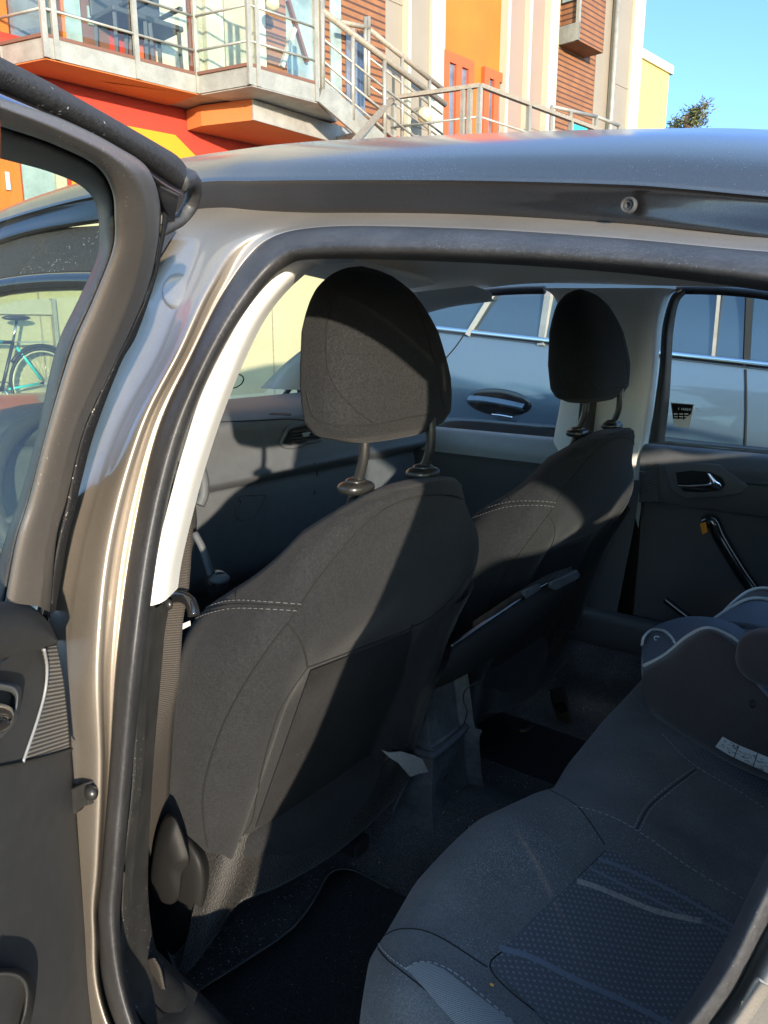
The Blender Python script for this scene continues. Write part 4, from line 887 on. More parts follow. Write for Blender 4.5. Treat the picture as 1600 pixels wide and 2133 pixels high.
# black seal between white pillar and rear window
obj('window_seal', loft([[far(x, y, .02) for x, y in ((1418, 602), (1397, 620), (1380, 680), (1374, 760), (1364, 840), (1352, 922))], [far(x, y, .03) for x, y in ((1424, 605), (1404, 625), (1390, 680), (1385, 760), (1378, 840), (1368, 922))], [far(x, y, .0) for x, y in ((1432, 608), (1414, 632), (1403, 690), (1399, 760), (1394, 840), (1384, 922))]], 60, 12), M['rubber'], car)
obj('window_seal', tube([far(x, y, -.005) for x, y in ((570, 880), (580, 846), (606, 806), (640, 775), (700, 735), (800, 676), (885, 643), (950, 621), (1010, 610), (1080, 605), (1135, 604))], .010, 80, 8), M['rubber'], car)
obj('window_seal', tube([far(x, y, .0) for x, y in ((1410, 604), (1500, 606), (1600, 616), (1700, 640), (1800, 680))], .009, 30, 8), M['rubber'], car)
# glass on the far side
obj('front_passenger_window', grid_bm([[fw_(-1.85, .90, -.02), fw_(-.72, .90, -.02)], [fw_(-1.72, 1.05, -.02), fw_(-.72, 1.05, -.02)], [fw_(-1.5, 1.18, -.02), fw_(-.72, 1.18, -.02)], [fw_(-1.2, 1.28, -.02), fw_(-.72, 1.28, -.02)]]), M['glass'], car)
rg_ = obj('rear_passenger_window', grid_bm([[fw_(-.70, .88, -.02), fw_(.2, .88, -.02)], [fw_(-.70, 1.05, -.02), fw_(.2, 1.05, -.02)], [fw_(-.68, 1.18, -.02), fw_(.2, 1.18, -.02)], [fw_(-.66, 1.285, -.02), fw_(.15, 1.27, -.02)]]), M['glass_rear'], car)
st_ = obj('window_sticker', prism([far(x, y, -.012) for x, y in ((1397, 838), (1446, 842), (1442, 868), (1436, 892), (1404, 888))], (0, -1, 0), .0006), M['white'], rg_, smooth=False)
obj('sticker_print', prism([far(x, y, -.0095) for x, y in ((1399, 840), (1444, 843), (1440, 862), (1425, 874), (1402, 872))], (0, -1, 0), .0004), M['gloss_black'], st_, smooth=False)
def text_on(par, s, x, y, size, face, m, off=-.007):
    cu = bpy.data.curves.new('sticker_text', 'FONT'); cu.body = s; cu.size = size; cu.extrude = .0002
    o = bpy.data.objects.new('sticker_text', cu); P = far(x, y, off); o.matrix_world = Matrix.Translation(P) @ Matrix.Rotation(math.pi/2, 4, 'X')
    me = bpy.data.meshes.new_from_object(o); bpy.data.objects.remove(o)
    o2 = bpy.data.objects.new('sticker_text', me); COL.objects.link(o2); me.transform(Matrix.Translation(P) @ Matrix.Rotation(rad(2), 4, 'Y') @ Matrix.Rotation(math.pi/2, 4, 'X')); me.materials.append(m); o2.parent = par
    return o2
text_on(st_, 'Husk, at', 1412, 853, .016, None, M['white'])
for k in range(3):
    for j in range(3):
        x, y = 1404+j*11, 861+k*5.5-j*.0
        bm = prism([far(a, b, -.0075) for a, b in ((x, y), (x+8, y+.4), (x+8, y+2.6), (x, y+2.2))], (0, -1, 0), .0003); obj('sticker_line', bm, M['white'], st_, smooth=False)
# front passenger door: silver belt pad, lower trim, handle
fdT = [(570, 905), (640, 897), (700, 905), (760, 909), (850, 912), (1000, 915), (1160, 918)]
fdM = [(570, 960), (640, 950), (700, 945), (760, 938), (850, 945), (1000, 955), (1160, 960)]
pdo = obj('passenger_door', loft([[fw_(X, z, o) for X in (-1.95, -1.6, -1.3, -1.0, -.75)] for z, o in ((.895, -.015), (.905, .0), (.90, .025), (.865, .045), (.835, .048))], 50, 20), M['silver_pad'], car)
obj('trim_panel', loft([[fw_(X, z, o) for X in (-1.95, -1.6, -1.3, -1.0, -.75)] for z, o in ((.833, .046), (.80, .038), (.70, .03), (.55, .035), (.38, .04))], 50, 30), M['dash_low'], pdo)
obj('mirror_corner', prism([fw_(X, z, .0) for X, z in ((-1.93, .90), (-1.60, .90), (-1.66, 1.0), (-1.80, 1.06), (-1.90, 1.0))], (0, -1, 0), .012, bev=.004), M['plastic'], pdo)
hs = [(727, 948), (735, 943), (805, 944), (836, 966), (845, 992), (800, 1010), (745, 1010)]
hs3 = [far(x, y, .040) for x, y in hs]
hh = obj('handle_surround', tube(hs3, .010, 60, 8, closed=True), M['dash'], pdo)
obj('handle_well', prism([far(x, y, .040) for x, y in hs], (0, -1, 0), .001), M['seam'], pdo, smooth=False)
obj('door_handle', ellipsoid(far(800, 970, .055), (.020, .008, .012), 20, 10), M['chrome'], pdo)
obj('yellow_reflector', prism([far(x, y, .052) for x, y in ((729, 948), (738, 947), (742, 957), (736, 962))], (0, -1, 0), .002), M['yellow'], pdo, smooth=False)
# rear passenger door
rdo = obj('rear_passenger_door', loft([[fw_(X, z, o) for X in (-.68, -.5, -.2, .1, .4)] for z, o in ((.895, -.015), (.912, .0), (.905, .03), (.875, .045), (.845, .043))], 40, 20), M['dash'], car)
rt = obj('trim_panel', loft([[fw_(X, z, o) for X in (-.68, -.5, -.2, .1, .4)] for z, o in ((.843, .045), (.80, .040), (.765, .030), (.755, .018), (.65, .010), (.55, .015), (.38, .02))], 50, 50), M['dash_low'], rdo)
sq = [(1385, 966), (1440, 962), (1500, 966), (1535, 990), (1560, 1012), (1548, 1028), (1500, 1036), (1430, 1040), (1398, 1022)]
obj('handle_surround', prism([far(x, y, .038) for x, y in sq], (0, -1, 0), .009, bev=.005), M['dash_low'], rdo)
well = [(1408, 984), (1440, 980), (1480, 983), (1505, 995), (1512, 1010), (1500, 1022), (1460, 1026), (1425, 1024), (1412, 1010)]
obj('handle_well', prism([far(x, y, .0475) for x, y in well], (0, -1, 0), .001), M['seam'], rdo, smooth=False)
hb_ = loft([[far(x, y, .050) for x, y in ((1470, 984), (1474, 1004), (1440, 1008), (1414, 1008))], [far(x, y, .062) for x, y in ((1476, 986), (1484, 1008), (1444, 1013), (1414, 1012))], [far(x, y, .052) for x, y in ((1482, 988), (1503, 1012), (1490, 1022), (1416, 1016))]], 40, 14)
obj('door_handle', hb_, M['chrome'], rdo, solid=.003)
obj('speaker_trim', loft([[far(x, y, .047) for x, y in ((1345, 968), (1342, 1000), (1330, 1046))], [far(x, y, .047) for x, y in ((1372, 966), (1370, 1000), (1372, 1044))]], 20, 10), M['grille_far'], rdo)
obj('grab_handle', tube([far(x, y, .040) for x, y in ((1466, 1090), (1484, 1086), (1500, 1120), (1530, 1170), (1560, 1215), (1600, 1262))], .016, 50, 12), M['gloss_black'], rdo)
obj('handle_button', prism([far(x, y, .062) for x, y in ((1459, 1090), (1470, 1087), (1475, 1108), (1464, 1113))], (0, -1, 0), .004, bev=.001), M['yellow'], rdo)
obj('window_winder', tube([far(x, y, .022) for x, y in ((1385, 1248), (1410, 1268), (1450, 1298))], .009, 20, 8), M['gloss_black'], rdo)
obj('door_pocket', loft([[far(x, y, .05) for x, y in ((1290, 1330), (1340, 1322), (1420, 1320), (1600, 1320))], [far(x, y, .06) for x, y in ((1290, 1345), (1340, 1338), (1420, 1340), (1600, 1340))], [far(x, y, .05) for x, y in ((1295, 1440), (1340, 1440), (1420, 1440), (1600, 1440))]], 30, 12), M['dash_low'], rdo)
obj('far_sill', box((-.7, 1.93, .40), (2.2, .06, .10), bev=.02), M['dash_low'], car)
obj('outer_skin', loft([[Vector((X, 2.02-(.02 if z > .85 else 0), z)) for X in (-2.0, -1.0, 0, .5)] for z in (.28, .5, .7, .87)], 20, 12), M['paint'], pdo)

# ------------------------------------------------------------------ child booster seat
cs_ = thing('child_seat', 'brown and blue-grey child booster seat with pale piping on the rear bench', 'child seat', (-.15, 1.3, .54))
def cy(pts): return [onY(x, y, Y) for x, y, Y in pts]
brown = [cy([(1346, 1384, 1.27), (1385, 1362, 1.25), (1432, 1326, 1.23), (1474, 1309, 1.21), (1520, 1326, 1.20), (1560, 1360, 1.19), (1610, 1420, 1.18)]),
         cy([(1340, 1400, 1.235), (1388, 1376, 1.21), (1434, 1340, 1.185), (1476, 1322, 1.165), (1518, 1340, 1.155), (1556, 1374, 1.15), (1606, 1432, 1.15)]),
         cy([(1338, 1425, 1.22), (1385, 1430, 1.185), (1430, 1425, 1.16), (1475, 1430, 1.14), (1520, 1440, 1.13), (1560, 1460, 1.13), (1606, 1490, 1.13)]),
         cy([(1345, 1462, 1.22), (1385, 1480, 1.19), (1430, 1495, 1.165), (1480, 1515, 1.145), (1520, 1530, 1.135), (1560, 1545, 1.13), (1606, 1560, 1.13)]),
         cy([(1362, 1490, 1.23), (1396, 1512, 1.20), (1440, 1540, 1.18), (1480, 1563, 1.165), (1520, 1585, 1.155), (1560, 1603, 1.15), (1606, 1622, 1.15)]),
         cy([(1368, 1496, 1.27), (1400, 1518, 1.25), (1444, 1546, 1.23), (1484, 1570, 1.22), (1524, 1592, 1.21), (1562, 1610, 1.21), (1606, 1630, 1.21)])]
bs = obj('side_cover', loft(brown, 80, 60), M['child_brown'], cs_)
nose = [cy([(1337, 1350, 1.50), (1338, 1340, 1.40), (1337, 1345, 1.33), (1338, 1372, 1.28), (1345, 1385, 1.27)]),
        cy([(1362, 1312, 1.50), (1360, 1308, 1.42), (1362, 1318, 1.34), (1372, 1340, 1.285), (1382, 1360, 1.25)]),
        cy([(1410, 1288, 1.50), (1408, 1290, 1.42), (1414, 1298, 1.34), (1424, 1312, 1.27), (1432, 1328, 1.23)]),
        cy([(1460, 1284, 1.50), (1462, 1286, 1.42), (1468, 1292, 1.34), (1474, 1300, 1.26), (1476, 1310, 1.21)]),
        cy([(1510, 1292, 1.50), (1512, 1296, 1.42), (1514, 1304, 1.34), (1518, 1314, 1.26), (1520, 1327, 1.20)]),
        cy([(1552, 1312, 1.50), (1552, 1316, 1.42), (1552, 1326, 1.34), (1554, 1340, 1.26), (1556, 1357, 1.19)]),
        cy([(1640, 1400, 1.50), (1640, 1400, 1.42), (1630, 1410, 1.34), (1620, 1420, 1.26), (1610, 1430, 1.19)])]
cu_ = obj('seat_cushion', loft(nose, 40, 60), M['mesh_grey'], cs_)
front = [cy([(1345, 1387, 1.27), (1338, 1372, 1.28), (1337, 1345, 1.33), (1338, 1340, 1.40), (1337, 1350, 1.50)]), cy([(1340, 1420, 1.26), (1337, 1405, 1.28), (1337, 1395, 1.33), (1338, 1390, 1.40), (1340, 1400, 1.50)]), cy([(1346, 1465, 1.26), (1342, 1450, 1.28), (1342, 1445, 1.33), (1345, 1440, 1.40), (1346, 1450, 1.50)])]
obj('front_cover', loft(front, 20, 14), M['child_grey'], cs_)
obj('piping', tube([p+Vector((0, -.003, .002)) for p in cy([(1342, 1388, 1.262), (1385, 1366, 1.245), (1432, 1328, 1.225), (1474, 1310, 1.205), (1520, 1326, 1.195), (1538, 1340, 1.19)])], .0034, 60, 8), M['piping'], cs_)
cbv = bvh_of(cu_)
def onc(x, y, l=.002, Y=1.3): return hit(cbv, x, y, l, onY(x, y, Y))
obj('piping', tube([onc(x, y) for x, y in ((1337, 1344), (1342, 1326), (1360, 1314), (1382, 1315), (1398, 1326), (1408, 1340))], .0024, 40, 8), M['piping'], cs_)
ey = onc(1370, 1331, .002)
obj('eyelet', tube([ey+RT*(.0045*math.cos(a))+UP*(.0035*math.sin(a)) for a in [2*math.pi*k/16 for k in range(16)]], .0012, None, 6, closed=True), M['piping'], cs_)
far_wing = [cy([(1488, 1292, 1.52), (1520, 1270, 1.55), (1556, 1252, 1.58), (1590, 1250, 1.6), (1630, 1262, 1.6), (1700, 1300, 1.6)]), cy([(1500, 1300, 1.46), (1540, 1302, 1.46), (1580, 1310, 1.46), (1620, 1320, 1.46), (1660, 1335, 1.46), (1700, 1360, 1.46)])]
obj('wing_cushion', loft(far_wing, 40, 14), M['mesh_grey'], cs_, solid=.01)
obj('piping', tube([p-ray(1560, 1260)*.012+Vector((0, 0, .003)) for p in far_wing[0]], .0034, 50, 8), M['piping'], cs_)
w2 = [cy([(1500, 1285, 1.58), (1530, 1255, 1.62), (1560, 1234, 1.66), (1595, 1228, 1.68), (1640, 1240, 1.7)]), cy([(1488, 1294, 1.54), (1520, 1271, 1.57), (1556, 1253, 1.6), (1590, 1251, 1.62), (1640, 1264, 1.62)])]
obj('wing_cover', loft(w2, 40, 10), M['child_brown'], cs_, solid=.008)
obj('piping', tube([p-ray(1560, 1240)*.012+Vector((0, 0, .003)) for p in w2[0]], .0030, 50, 8), M['piping'], cs_)
arm = ellipsoid(onY(1640, 1378, 1.13), (.066, .035, .042), 30, 20, .75)
obj('armrest', arm, M['child_brown'], cs_)
obj('armrest', box(onY(1690, 1450, 1.15), (.10, .05, .12), bev=.02), M['child_brown'], cs_)
strap = [cy([(1528, 1352, 1.165), (1550, 1390, 1.150), (1575, 1425, 1.14), (1620, 1475, 1.13)]), cy([(1552, 1340, 1.165), (1570, 1372, 1.145), (1592, 1405, 1.13), (1630, 1440, 1.12)])]
obj('satin_strap', loft([strap[0], [a.lerp(b, .5)+Vector((0, -.010, 0)) for a, b in zip(*strap)], strap[1]], 40, 12), M['satin'], cs_)
sbv = bvh_of(bs)
def ons(x, y, l=.0015, Y=1.13): return hit(sbv, x, y, l, onY(x, y, Y))
lab = patch(sbv, ([(1507, 1533), (1535, 1548), (1570, 1563), (1606, 1578)], [(1492, 1554), (1524, 1573), (1565, 1592), (1606, 1611)]), 30, 8, .002)
lb_ = obj('warning_label', lab, M['white'], cs_)
for x0, y0, x1, y1 in ((1540, 1551, 1531, 1577), (1579, 1567, 1570, 1595)):
    obj('label_line', tube([ons(x0, y0, .0028), ons(x1, y1, .0028)], .0006, 6, 5), M['gloss_black'], lb_)
random.seed(3)
bm = bmesh.new()
for k in range(70):
    u, v_ = random.uniform(.04, .96), random.uniform(.15, .85)
    x = 1507+(1606-1507)*u-15*v_; y = 1533+45*u+(21+12*u)*v_; L_ = random.uniform(2, 8)
    a, b = ons(x, y, .0028), ons(x+L_, y+L_*.45, .0028); tube([a, b], .00035, 2, 4, bm=bm)
obj('label_print', bm, M['suv'], lb_)
sn = ons(1568, 1466, .001)
obj('snap_button', tube([sn+RT*(.0045*math.cos(a))+UP*(.0045*math.sin(a)) for a in [2*math.pi*k/16 for k in range(16)]], .0013, None, 6, closed=True), M['steel'], cs_)
obj('booster_base', box((-.12, 1.36, .60), (.40, .26, .09), bev=.03), M['child_brown'], cs_)
obj('booster_back', box((.12, 1.36, .78), (.10, .30, .34), bev=.04), M['child_brown'], cs_)
# ================================================================== NEIGHBOURING CAR
suv = thing('parked_car', 'blue grey people carrier with chrome window strip parked alongside, seen through the windows', 'car', (-1.4, 3.8, 0))
YN = 2.95
def beltz(X): return 1.063-(X+.616)*.09 if X < .2 else .99-(X-.2)*.06
Xs = [-2.55, -2.5, -2.35, -2.05, -1.7, -1.2, -.7, -.2, .4, 1.0, 1.8]
XP = -.40
def srow(z, y): return [Vector((X, YN+y+.10*max(0, abs(X-XP)-1.6)**2, z)) for X in Xs]
def brow2(dz, y): return [Vector((X, YN+y+.10*max(0, abs(X-XP)-1.6)**2, beltz(X)+dz)) for X in Xs]
body = loft([srow(.30, .03), srow(.45, .0), srow(.62, -.02), srow(.76, -.02), brow2(-.24, -.025), brow2(-.12, -.012), brow2(-.03, .006), brow2(0.0, .015)], 90, 50)
sbody = obj('body', body, M['suv'], suv)
obj('body', loft([[Vector((p.x, 2*3.8-p.y, p.z)) for p in r] for r in (srow(.30, .03), srow(.62, -.02), brow2(-.24, -.025), brow2(0, .015))], 60, 20), M['suv'], suv)
lowr = loft([srow(.24, .02), srow(.5, -.026), srow(.70, -.034), [Vector((X, YN-.030+.10*max(0, abs(X-XP)-1.6)**2, .80+.012*math.sin(X*3))) for X in Xs], [Vector((X, YN-.018+.10*max(0, abs(X-XP)-1.6)**2, .806+.012*math.sin(X*3))) for X in Xs]], 90, 16)
obj('dark_reflection_band', lowr, M['gloss_black'], sbody)  # black band stands for reflected ground and car shadow on the lower body
strip = loft([brow2(-.002, .008), brow2(.004, .000), brow2(.022, .000), brow2(.028, .010)], 90, 8)
obj('window_strip', strip, M['chrome'], sbody)
def gz(dz, y): return [Vector((X, YN+y, min(beltz(X)+dz, 1.62))) for X in Xs[1:-2]]
obj('side_window', loft([gz(.02, .014), gz(.20, .06), gz(.42, .15)], 60, 12), M['suv_glass'], sbody)
obj('roof', loft([gz(.42, .15), gz(.47, .22), [Vector((X, 3.8, 1.68)) for X in Xs[1:-2]], [Vector((X, 4.4, 1.6)) for X in Xs[1:-2]], [Vector((X, 4.6, 1.1)) for X in Xs[1:-2]]], 60, 30), M['suv'], suv)
obj('bonnet', loft([[Vector((.8, y, z)) for y, z in ((3.0, .99), (3.8, 1.08), (4.6, .99))], [Vector((1.5, y, z)) for y, z in ((3.1, .93), (3.8, 1.0), (4.5, .93))], [Vector((2.0, y, z)) for y, z in ((3.3, .6), (3.8, .65), (4.3, .6))]], 20, 14), M['suv'], suv)
obj('windscreen', loft([[Vector((.4, y, 1.6)) for y in (3.14, 3.8, 4.46)], [Vector((1.0, y, 1.0)) for y in (3.0, 3.8, 4.6)]], 12, 8), M['suv_glass'], suv)
def snp(x, y, o=0): return onY(x, y, YN+o)
def pil(pts, r, m, o=.03): return tube([snp(x, y, o_) for (x, y), o_ in zip(pts, o)], r, 20, 8)
obj('window_frame', bar(snp(975, 698, .010), snp(1032, 606, .05), .035, .022), M['galv'], sbody, smooth=False)
obj('window_frame', bar(snp(1128, 720, .010), snp(1145, 606, .05), .030, .022), M['galv'], sbody, smooth=False)
obj('window_frame', bar(snp(1485, 752, .008), snp(1503, 560, .07), .012, .012), M['rail_wood'], sbody, smooth=False)
obj('window_frame', bar(snp(1554, 764, .008), snp(1562, 560, .07), .020, .014), M['seam'], sbody, smooth=False)
ssb = bvh_of(sbody)
seam('door_gap', ssb, [(1553, 770), (1554, 820), (1554, 870), (1552, 930), (1550, 990)], M['seam'], sbody, r=.005, lift=-.001)
seam('door_gap', ssb, [(965, 700), (948, 724), (925, 752), (905, 790), (895, 840)], M['seam'], sbody, r=.0035, lift=-.001)
ov = [(1040+64*math.cos(a), 838+27*math.sin(a)+6*math.cos(a)) for a in [2*math.pi*k/40 for k in range(40)]]
cup = grid_bm([[hit(ssb, 1040+(x-1040)*k, 838+(y-838)*k, l, snp(x, y)) for x, y in ov] for k, l in ((1.06, .0005), (1.0, .003), (.93, .0035), (.6, .0025), (.02, .002))], cu=True)
dh = obj('handle_cup', cup, M['gloss_black'], sbody)
hbar = loft([[hit(ssb, x, y-5, .012, snp(x, y)) for x, y in ((980, 828), (1010, 830), (1050, 836), (1096, 846))], [hit(ssb, x, y, .03, snp(x, y)) for x, y in ((980, 832), (1010, 833), (1050, 839), (1096, 848))], [hit(ssb, x, y+6, .012, snp(x, y)) for x, y in ((980, 832), (1010, 834), (1050, 840), (1096, 850))]], 30, 10)
obj('door_handle', hbar, M['suv'], sbody)
obj('handle_chrome', tube([hit(ssb, x, y, .02, snp(x, y)) for x, y in ((1030, 862), (1050, 864), (1072, 868))], .005, 14, 8), M['chrome'], sbody)
for X in (-1.85, .95):
    for Y in (3.02, 4.58):
        w = obj('wheel', ellipsoid((X, Y, .34), (.34, .11, .34), 40, 20, .55), M['tyre'], suv)
        bm = bmesh.new(); sy = -1 if Y < 3.8 else 1
        for k in range(7):
            a = 2*math.pi*k/7; bar((X, Y+.115*sy, .34), (X+.21*math.cos(a), Y+.10*sy, .34+.21*math.sin(a)), .045, .02, bm)
        obj('rim', bm, M['rim'], w)
obj('underbody', box((-.4, 3.8, .35), (4.0, 1.4, .25), bev=.05), M['plastic'], suv)

# ================================================================== GROUND
bm = grid_bm([[Vector((x, y, 0)) for x in (-600, -40, -5.9, 8, 60, 600)] for y in (-600, -40, 0, 12, 60, 600)])
obj('ground', bm, M['asphalt'], None, smooth=False, kind='structure')
# the facade runs along WD; WN points out of it towards the cars
WD = Vector((.092, .9958, 0)).normalized(); WN = Vector((WD.y, -WD.x, 0)); WO = Vector((-7.7, 4.6, 0))
def wal(x, y, off=0.0):
    r = ray(x, y); t = (WO+WN*off-CP).dot(WN)/r.dot(WN); return CP+r*t
def sz(x, y, off=0.0): P = wal(x, y, off); return (P-WO).dot(WD), P.z
def wp(s, z, off=0.0): return WO+WD*s+WN*off+Vector((0, 0, z))
FZ = Vector((0, 0, 1))
def wbox(s0, s1, z0, z1, d, th, bm=None, bev=0.0):          # a box on the facade whose outer face is d in front of the wall plane
    return box(wp((s0+s1)/2, (z0+z1)/2, d-th/2), (s1-s0, th, z1-z0), (WD, WN, FZ), bm, bev)
pth = obj('path', wbox(-3.5, 40, .0, .34, 1.1, 1.4, bev=.015), M['paving'], None, smooth=False, kind='structure')

# ================================================================== BUILDING
def S_(x, y, off=0.0): return sz(x, y, off)[0]
bld = thing('apartment_building', 'orange, cream and wood-slatted block of flats with balconies above a red wall', 'building', tuple(wp(6, 0, -2)))
obj('lower_wall', wbox(-3.5, S_(1323, 100), .34, 2.42, 0, .3), M['concrete'], bld, smooth=False)
lwred = obj('red_wall', wbox(-3.5, S_(928, 60), 2.42, 3.9, 0.003, .3), M['red'], bld, smooth=False)
yel = prism([wal(x, y, .012) for x, y in ((150, 262), (266, 262), (365, 281), (424, 341), (440, 440), (150, 440))], -WN, .02)
obj('yellow_shape', yel, M['yellow'], lwred, smooth=False)
s0, z0 = sz(0, 415); s1, _ = sz(44, 400)
od = obj('orange_door', wbox(s0-1.0, s1, 1.85, 3.05, .03, .05), M['orange'], bld, smooth=False)
obj('door_handle', wbox(s1-.16, s1-.12, 2.5, 2.66, .06, .03), M['chrome'], od, smooth=False)
s2, _ = sz(115, 400); s3, _ = sz(138, 400)
obj('ground_window', wbox(s1+.02, s2, 2.0, 3.05, .02, .04), M['win_blue'], bld, smooth=False)
obj('window_post', wbox(s2, s3, 2.0, 3.05, .04, .06), M['cream_panel'], bld, smooth=False)
#US, set back behind the balconies; each from one pixel column to the next
UP0, UP1 = 3.9, 9.0
BK = -.0
def strip_(name, xa, xb, yref, m, d=0.0, z0=UP0, z1=UP1, th=.25, par=bld):
    return obj(name, wbox(S_(xa, yref, d), S_(xb, yref, d), z0, z1, d, th), M[m], par, smooth=False)
obj('upper_wall', wbox(-3.5, S_(1340, 60), UP0, UP1, -.06, .2), M['cream_panel'], bld, smooth=False)
zd = 3.80
dr = strip_('balcony_door', -60, 20, 80, 'orange', .0, zd, 6.3)
for xa, xb, mm in ((24, 90, 'win_dark'), (108, 125, 'win_blue'), (139, 172, 'win_blue'), (350, 375, 'cream_panel')):
    f_ = strip_('window', xa, xb, 80, mm, -.01, zd, 6.3)
strip_('panel', 125, 139, 80, 'orange', .0, zd, 6.3)
bd = strip_('brown_door', 172, 226, 60, 'door_brown', .0, zd, 6.3)
s_a, z_a = sz(181, 12, .01); s_b, z_b = sz(222, 62, .01)
obj('door_poster', wbox(s_a, s_b, z_b, z_a, .02, .02), M['win_blue'], bd, smooth=False)
strip_('panel', 226, 268, 60, 'red', .0, zd, 6.3)
strip_('panel', 268, 322, 60, 'red_frame', .01, zd, 6.3)
strip_('panel', 322, 390, 60, 'fin', .0, zd, 8)
strip_('panel', 390, 402, 60, 'red_frame', -.02, zd, 8)
strip_('panel', 430, 466, 60, 'fin', .02, zd, 8)
strip_('panel', 468, 518, 60, 'cream_panel', .0, zd, 8)
strip_('panel', 530, 556, 60, 'fin', .0, zd, 8)
strip_('slatted_panel', 556, 596, 60, 'wood', .02, zd, 8)
w_ = strip_('window', 596, 655, 60, 'win_blue', -.01, zd, 8)
obj('window_bar', bar(wal(600, 0, .03), wal(640, 130, .03), .05, .04), M['door_brown'], w_, smooth=False)
obj('window_bar', bar(wal(585, 140, .03), wal(612, 60, .03), .08, .05), M['fin'], w_, smooth=False)
strip_('slatted_panel', 677, 803, 60, 'wood', .05, 3.4, 9)
strip_('window', 690, 712, 150, 'win_blue', .07, 3.9, 5.6)
strip_('window', 722, 760, 150, 'win_dark', .07, 3.9, 5.0)
strip_('beige_panel', 803, 851, 60, 'beige_panel', .0, .4, 9)
strip_('fin', 851, 857, 60, 'fin', .12, .4, 9)
strip_('beige_panel', 857, 900, 60, 'beige_panel', .0, .4, 9)
strip_('fin', 900, 928, 60, 'fin', .05, .4, 9)
orp = strip_('orange_recess', 928, 1058, 60, 'orange', -.02, 3.1, 9)
strip_('fin', 1058, 1064, 60, 'fin', .12, .4, 9)
for x0, x1, yt, yb in ((928, 979, 127, 300), (1012, 1052, 161, 300)):
    a, zt = sz(x0, yt, .02); b, _ = sz(x1, yt+20, .02); 
    w_ = obj('window', wbox(a, b, zt-2.2, zt, .01, .06), M['win_dark'], bld, smooth=False)
    bm = bmesh.new()
    for u in (0, .5, 1): wbox(a+(b-a)*u-.07, a+(b-a)*u+.07, zt-2.2, zt, .05, .08, bm)
    wbox(a-.07, b+.07, zt, zt+.14, .051, .08, bm)
    obj('window_frame', bm, M['red_frame'], w_, smooth=False)
strip_('pink_panel', 1064, 1103, 60, 'pink_panel', .0, .4, 9)
strip_('fin', 1103, 1109, 60, 'fin', .10, .4, 9)
strip_('pink_panel', 1109, 1146, 60, 'pink_panel', .0, .4, 9)
strip_('fin', 1146, 1165, 60, 'fin', .12, .4, 9)
strip_('slatted_panel', 1160, 1243, 150, 'wood', .0, .4, 9)
strip_('beige_panel', 1243, 1287, 100, 'beige_panel', .01, .4, 9)
strip_('fin', 1281, 1287, 100, 'fin', .10, .4, 9)
strip_('beige_panel', 1287, 1323, 100, 'beige_panel', .0, .4, 9)
strip_('fin', 1323, 1345, 20, 'fin', .05, .4, 9)
# box window jutting out
a, zb = sz(1208, 85, .38)
bwn = obj('bay_window', wbox(S_(1166, 100, 0), S_(1257, 100, .38), zb, 9, .38, .38), M['wood'], bld, smooth=False)
# yellow block beyond the end of the facade
e0 = wal(1330, 280, -.4); e1 = wal(1390, 280, 3.0)
P1, P2 = wal(1326, 120, -.3), wal(1392, 155, -.3)
s_1, s_2 = S_(1322, 200, -.3), S_(1391, 200, -.3); zt = sz(1392, 153, -.3)[1]
obj('yellow_block', wbox(s_1, s_2, .0, zt, -.3, 4), M['yellow_pale'], bld, smooth=False)
obj('block_coping', wbox(s_1, s_2+.1, zt, zt+.18, -.25, 4.1), M['fin'], bld, smooth=False)
obj('wall_sign', wbox(S_(1193, 260, .03), S_(1222, 260, .03), sz(1200, 282, .03)[1], sz(1200, 250, .03)[1], .05, .03), M['cyan'], bld, smooth=False)
obj('lintel', wbox(S_(-60, 640), S_(104, 640), sz(60, 655)[1], sz(60, 624)[1], .06, .1), M['cream_panel'], bld, smooth=False)
obj('steel_post', wbox(S_(104, 660), S_(112, 660), .5, sz(108, 622)[1], .08, .06), M['galv'], bld, smooth=False)

# balconies: slabs, fascias and soffits at 3.6 m
def hz3(pts, z): return [onZ(x, y, z) for x, y in pts]
wl_ = lambda x, y, z: (lambda P: P)(onZ(x, y, z))
V0, V1, V2, V3, V4 = hz3([(0, 139), (97, 119), (413, 195), (522, 176), (660, 212)], 3.6)
def towall(P, off=0.0): return P-WN*((P-WO).dot(WN)-off)
bal = obj('balcony', prism([V0, V1, V2, V3, V4, onZ(702, 254, 3.6), towall(onZ(702, 254, 3.6), .02), towall(V0, .02)], FZ, .17), M['galv'], bld, smooth=False)
obj('balcony_soffit', prism([p-FZ*.012 for p in (V0+(towall(V0)-V0)*.02, V1+(towall(V1)-V1)*.03, V2, towall(V2, .03), towall(V0, .03))], FZ, .008), M['soffit'], bal, smooth=False)
c0, c1, c2 = onZ(420, 262, 3.38), onZ(525, 250, 3.38), onZ(742, 311, 3.38)
obj('step_beam', prism([c0, c1, c2, towall(c2, .02), towall(c0, .02)], FZ, .205), M['soffit'], bal, smooth=False)
cc = [c1+WN*.006, c2+WN*.006]
obj('beam_fascia', prism([cc[0], cc[1], cc[1]+FZ*.2, cc[0]+FZ*.2], WN, .02), M['galv_dark'], bal, smooth=False)
d0 = obj('steel_soffit', prism([p-FZ*.012 for p in (V2.lerp(V3, .03)+WD*.02, V3.lerp(V4, .02), V4, onZ(700, 252, 3.6))], FZ, .008), M['galv_dark'], bal, smooth=False)
for a, b in ((V1, V2), (V2, V3), (V3, V4), (V0, V1)):
    bm = bar(a+FZ*.185-WN*.02, b+FZ*.185-WN*.02, .05, .03); obj('deck_edge', bm, M['door_brown'], bal, smooth=False)
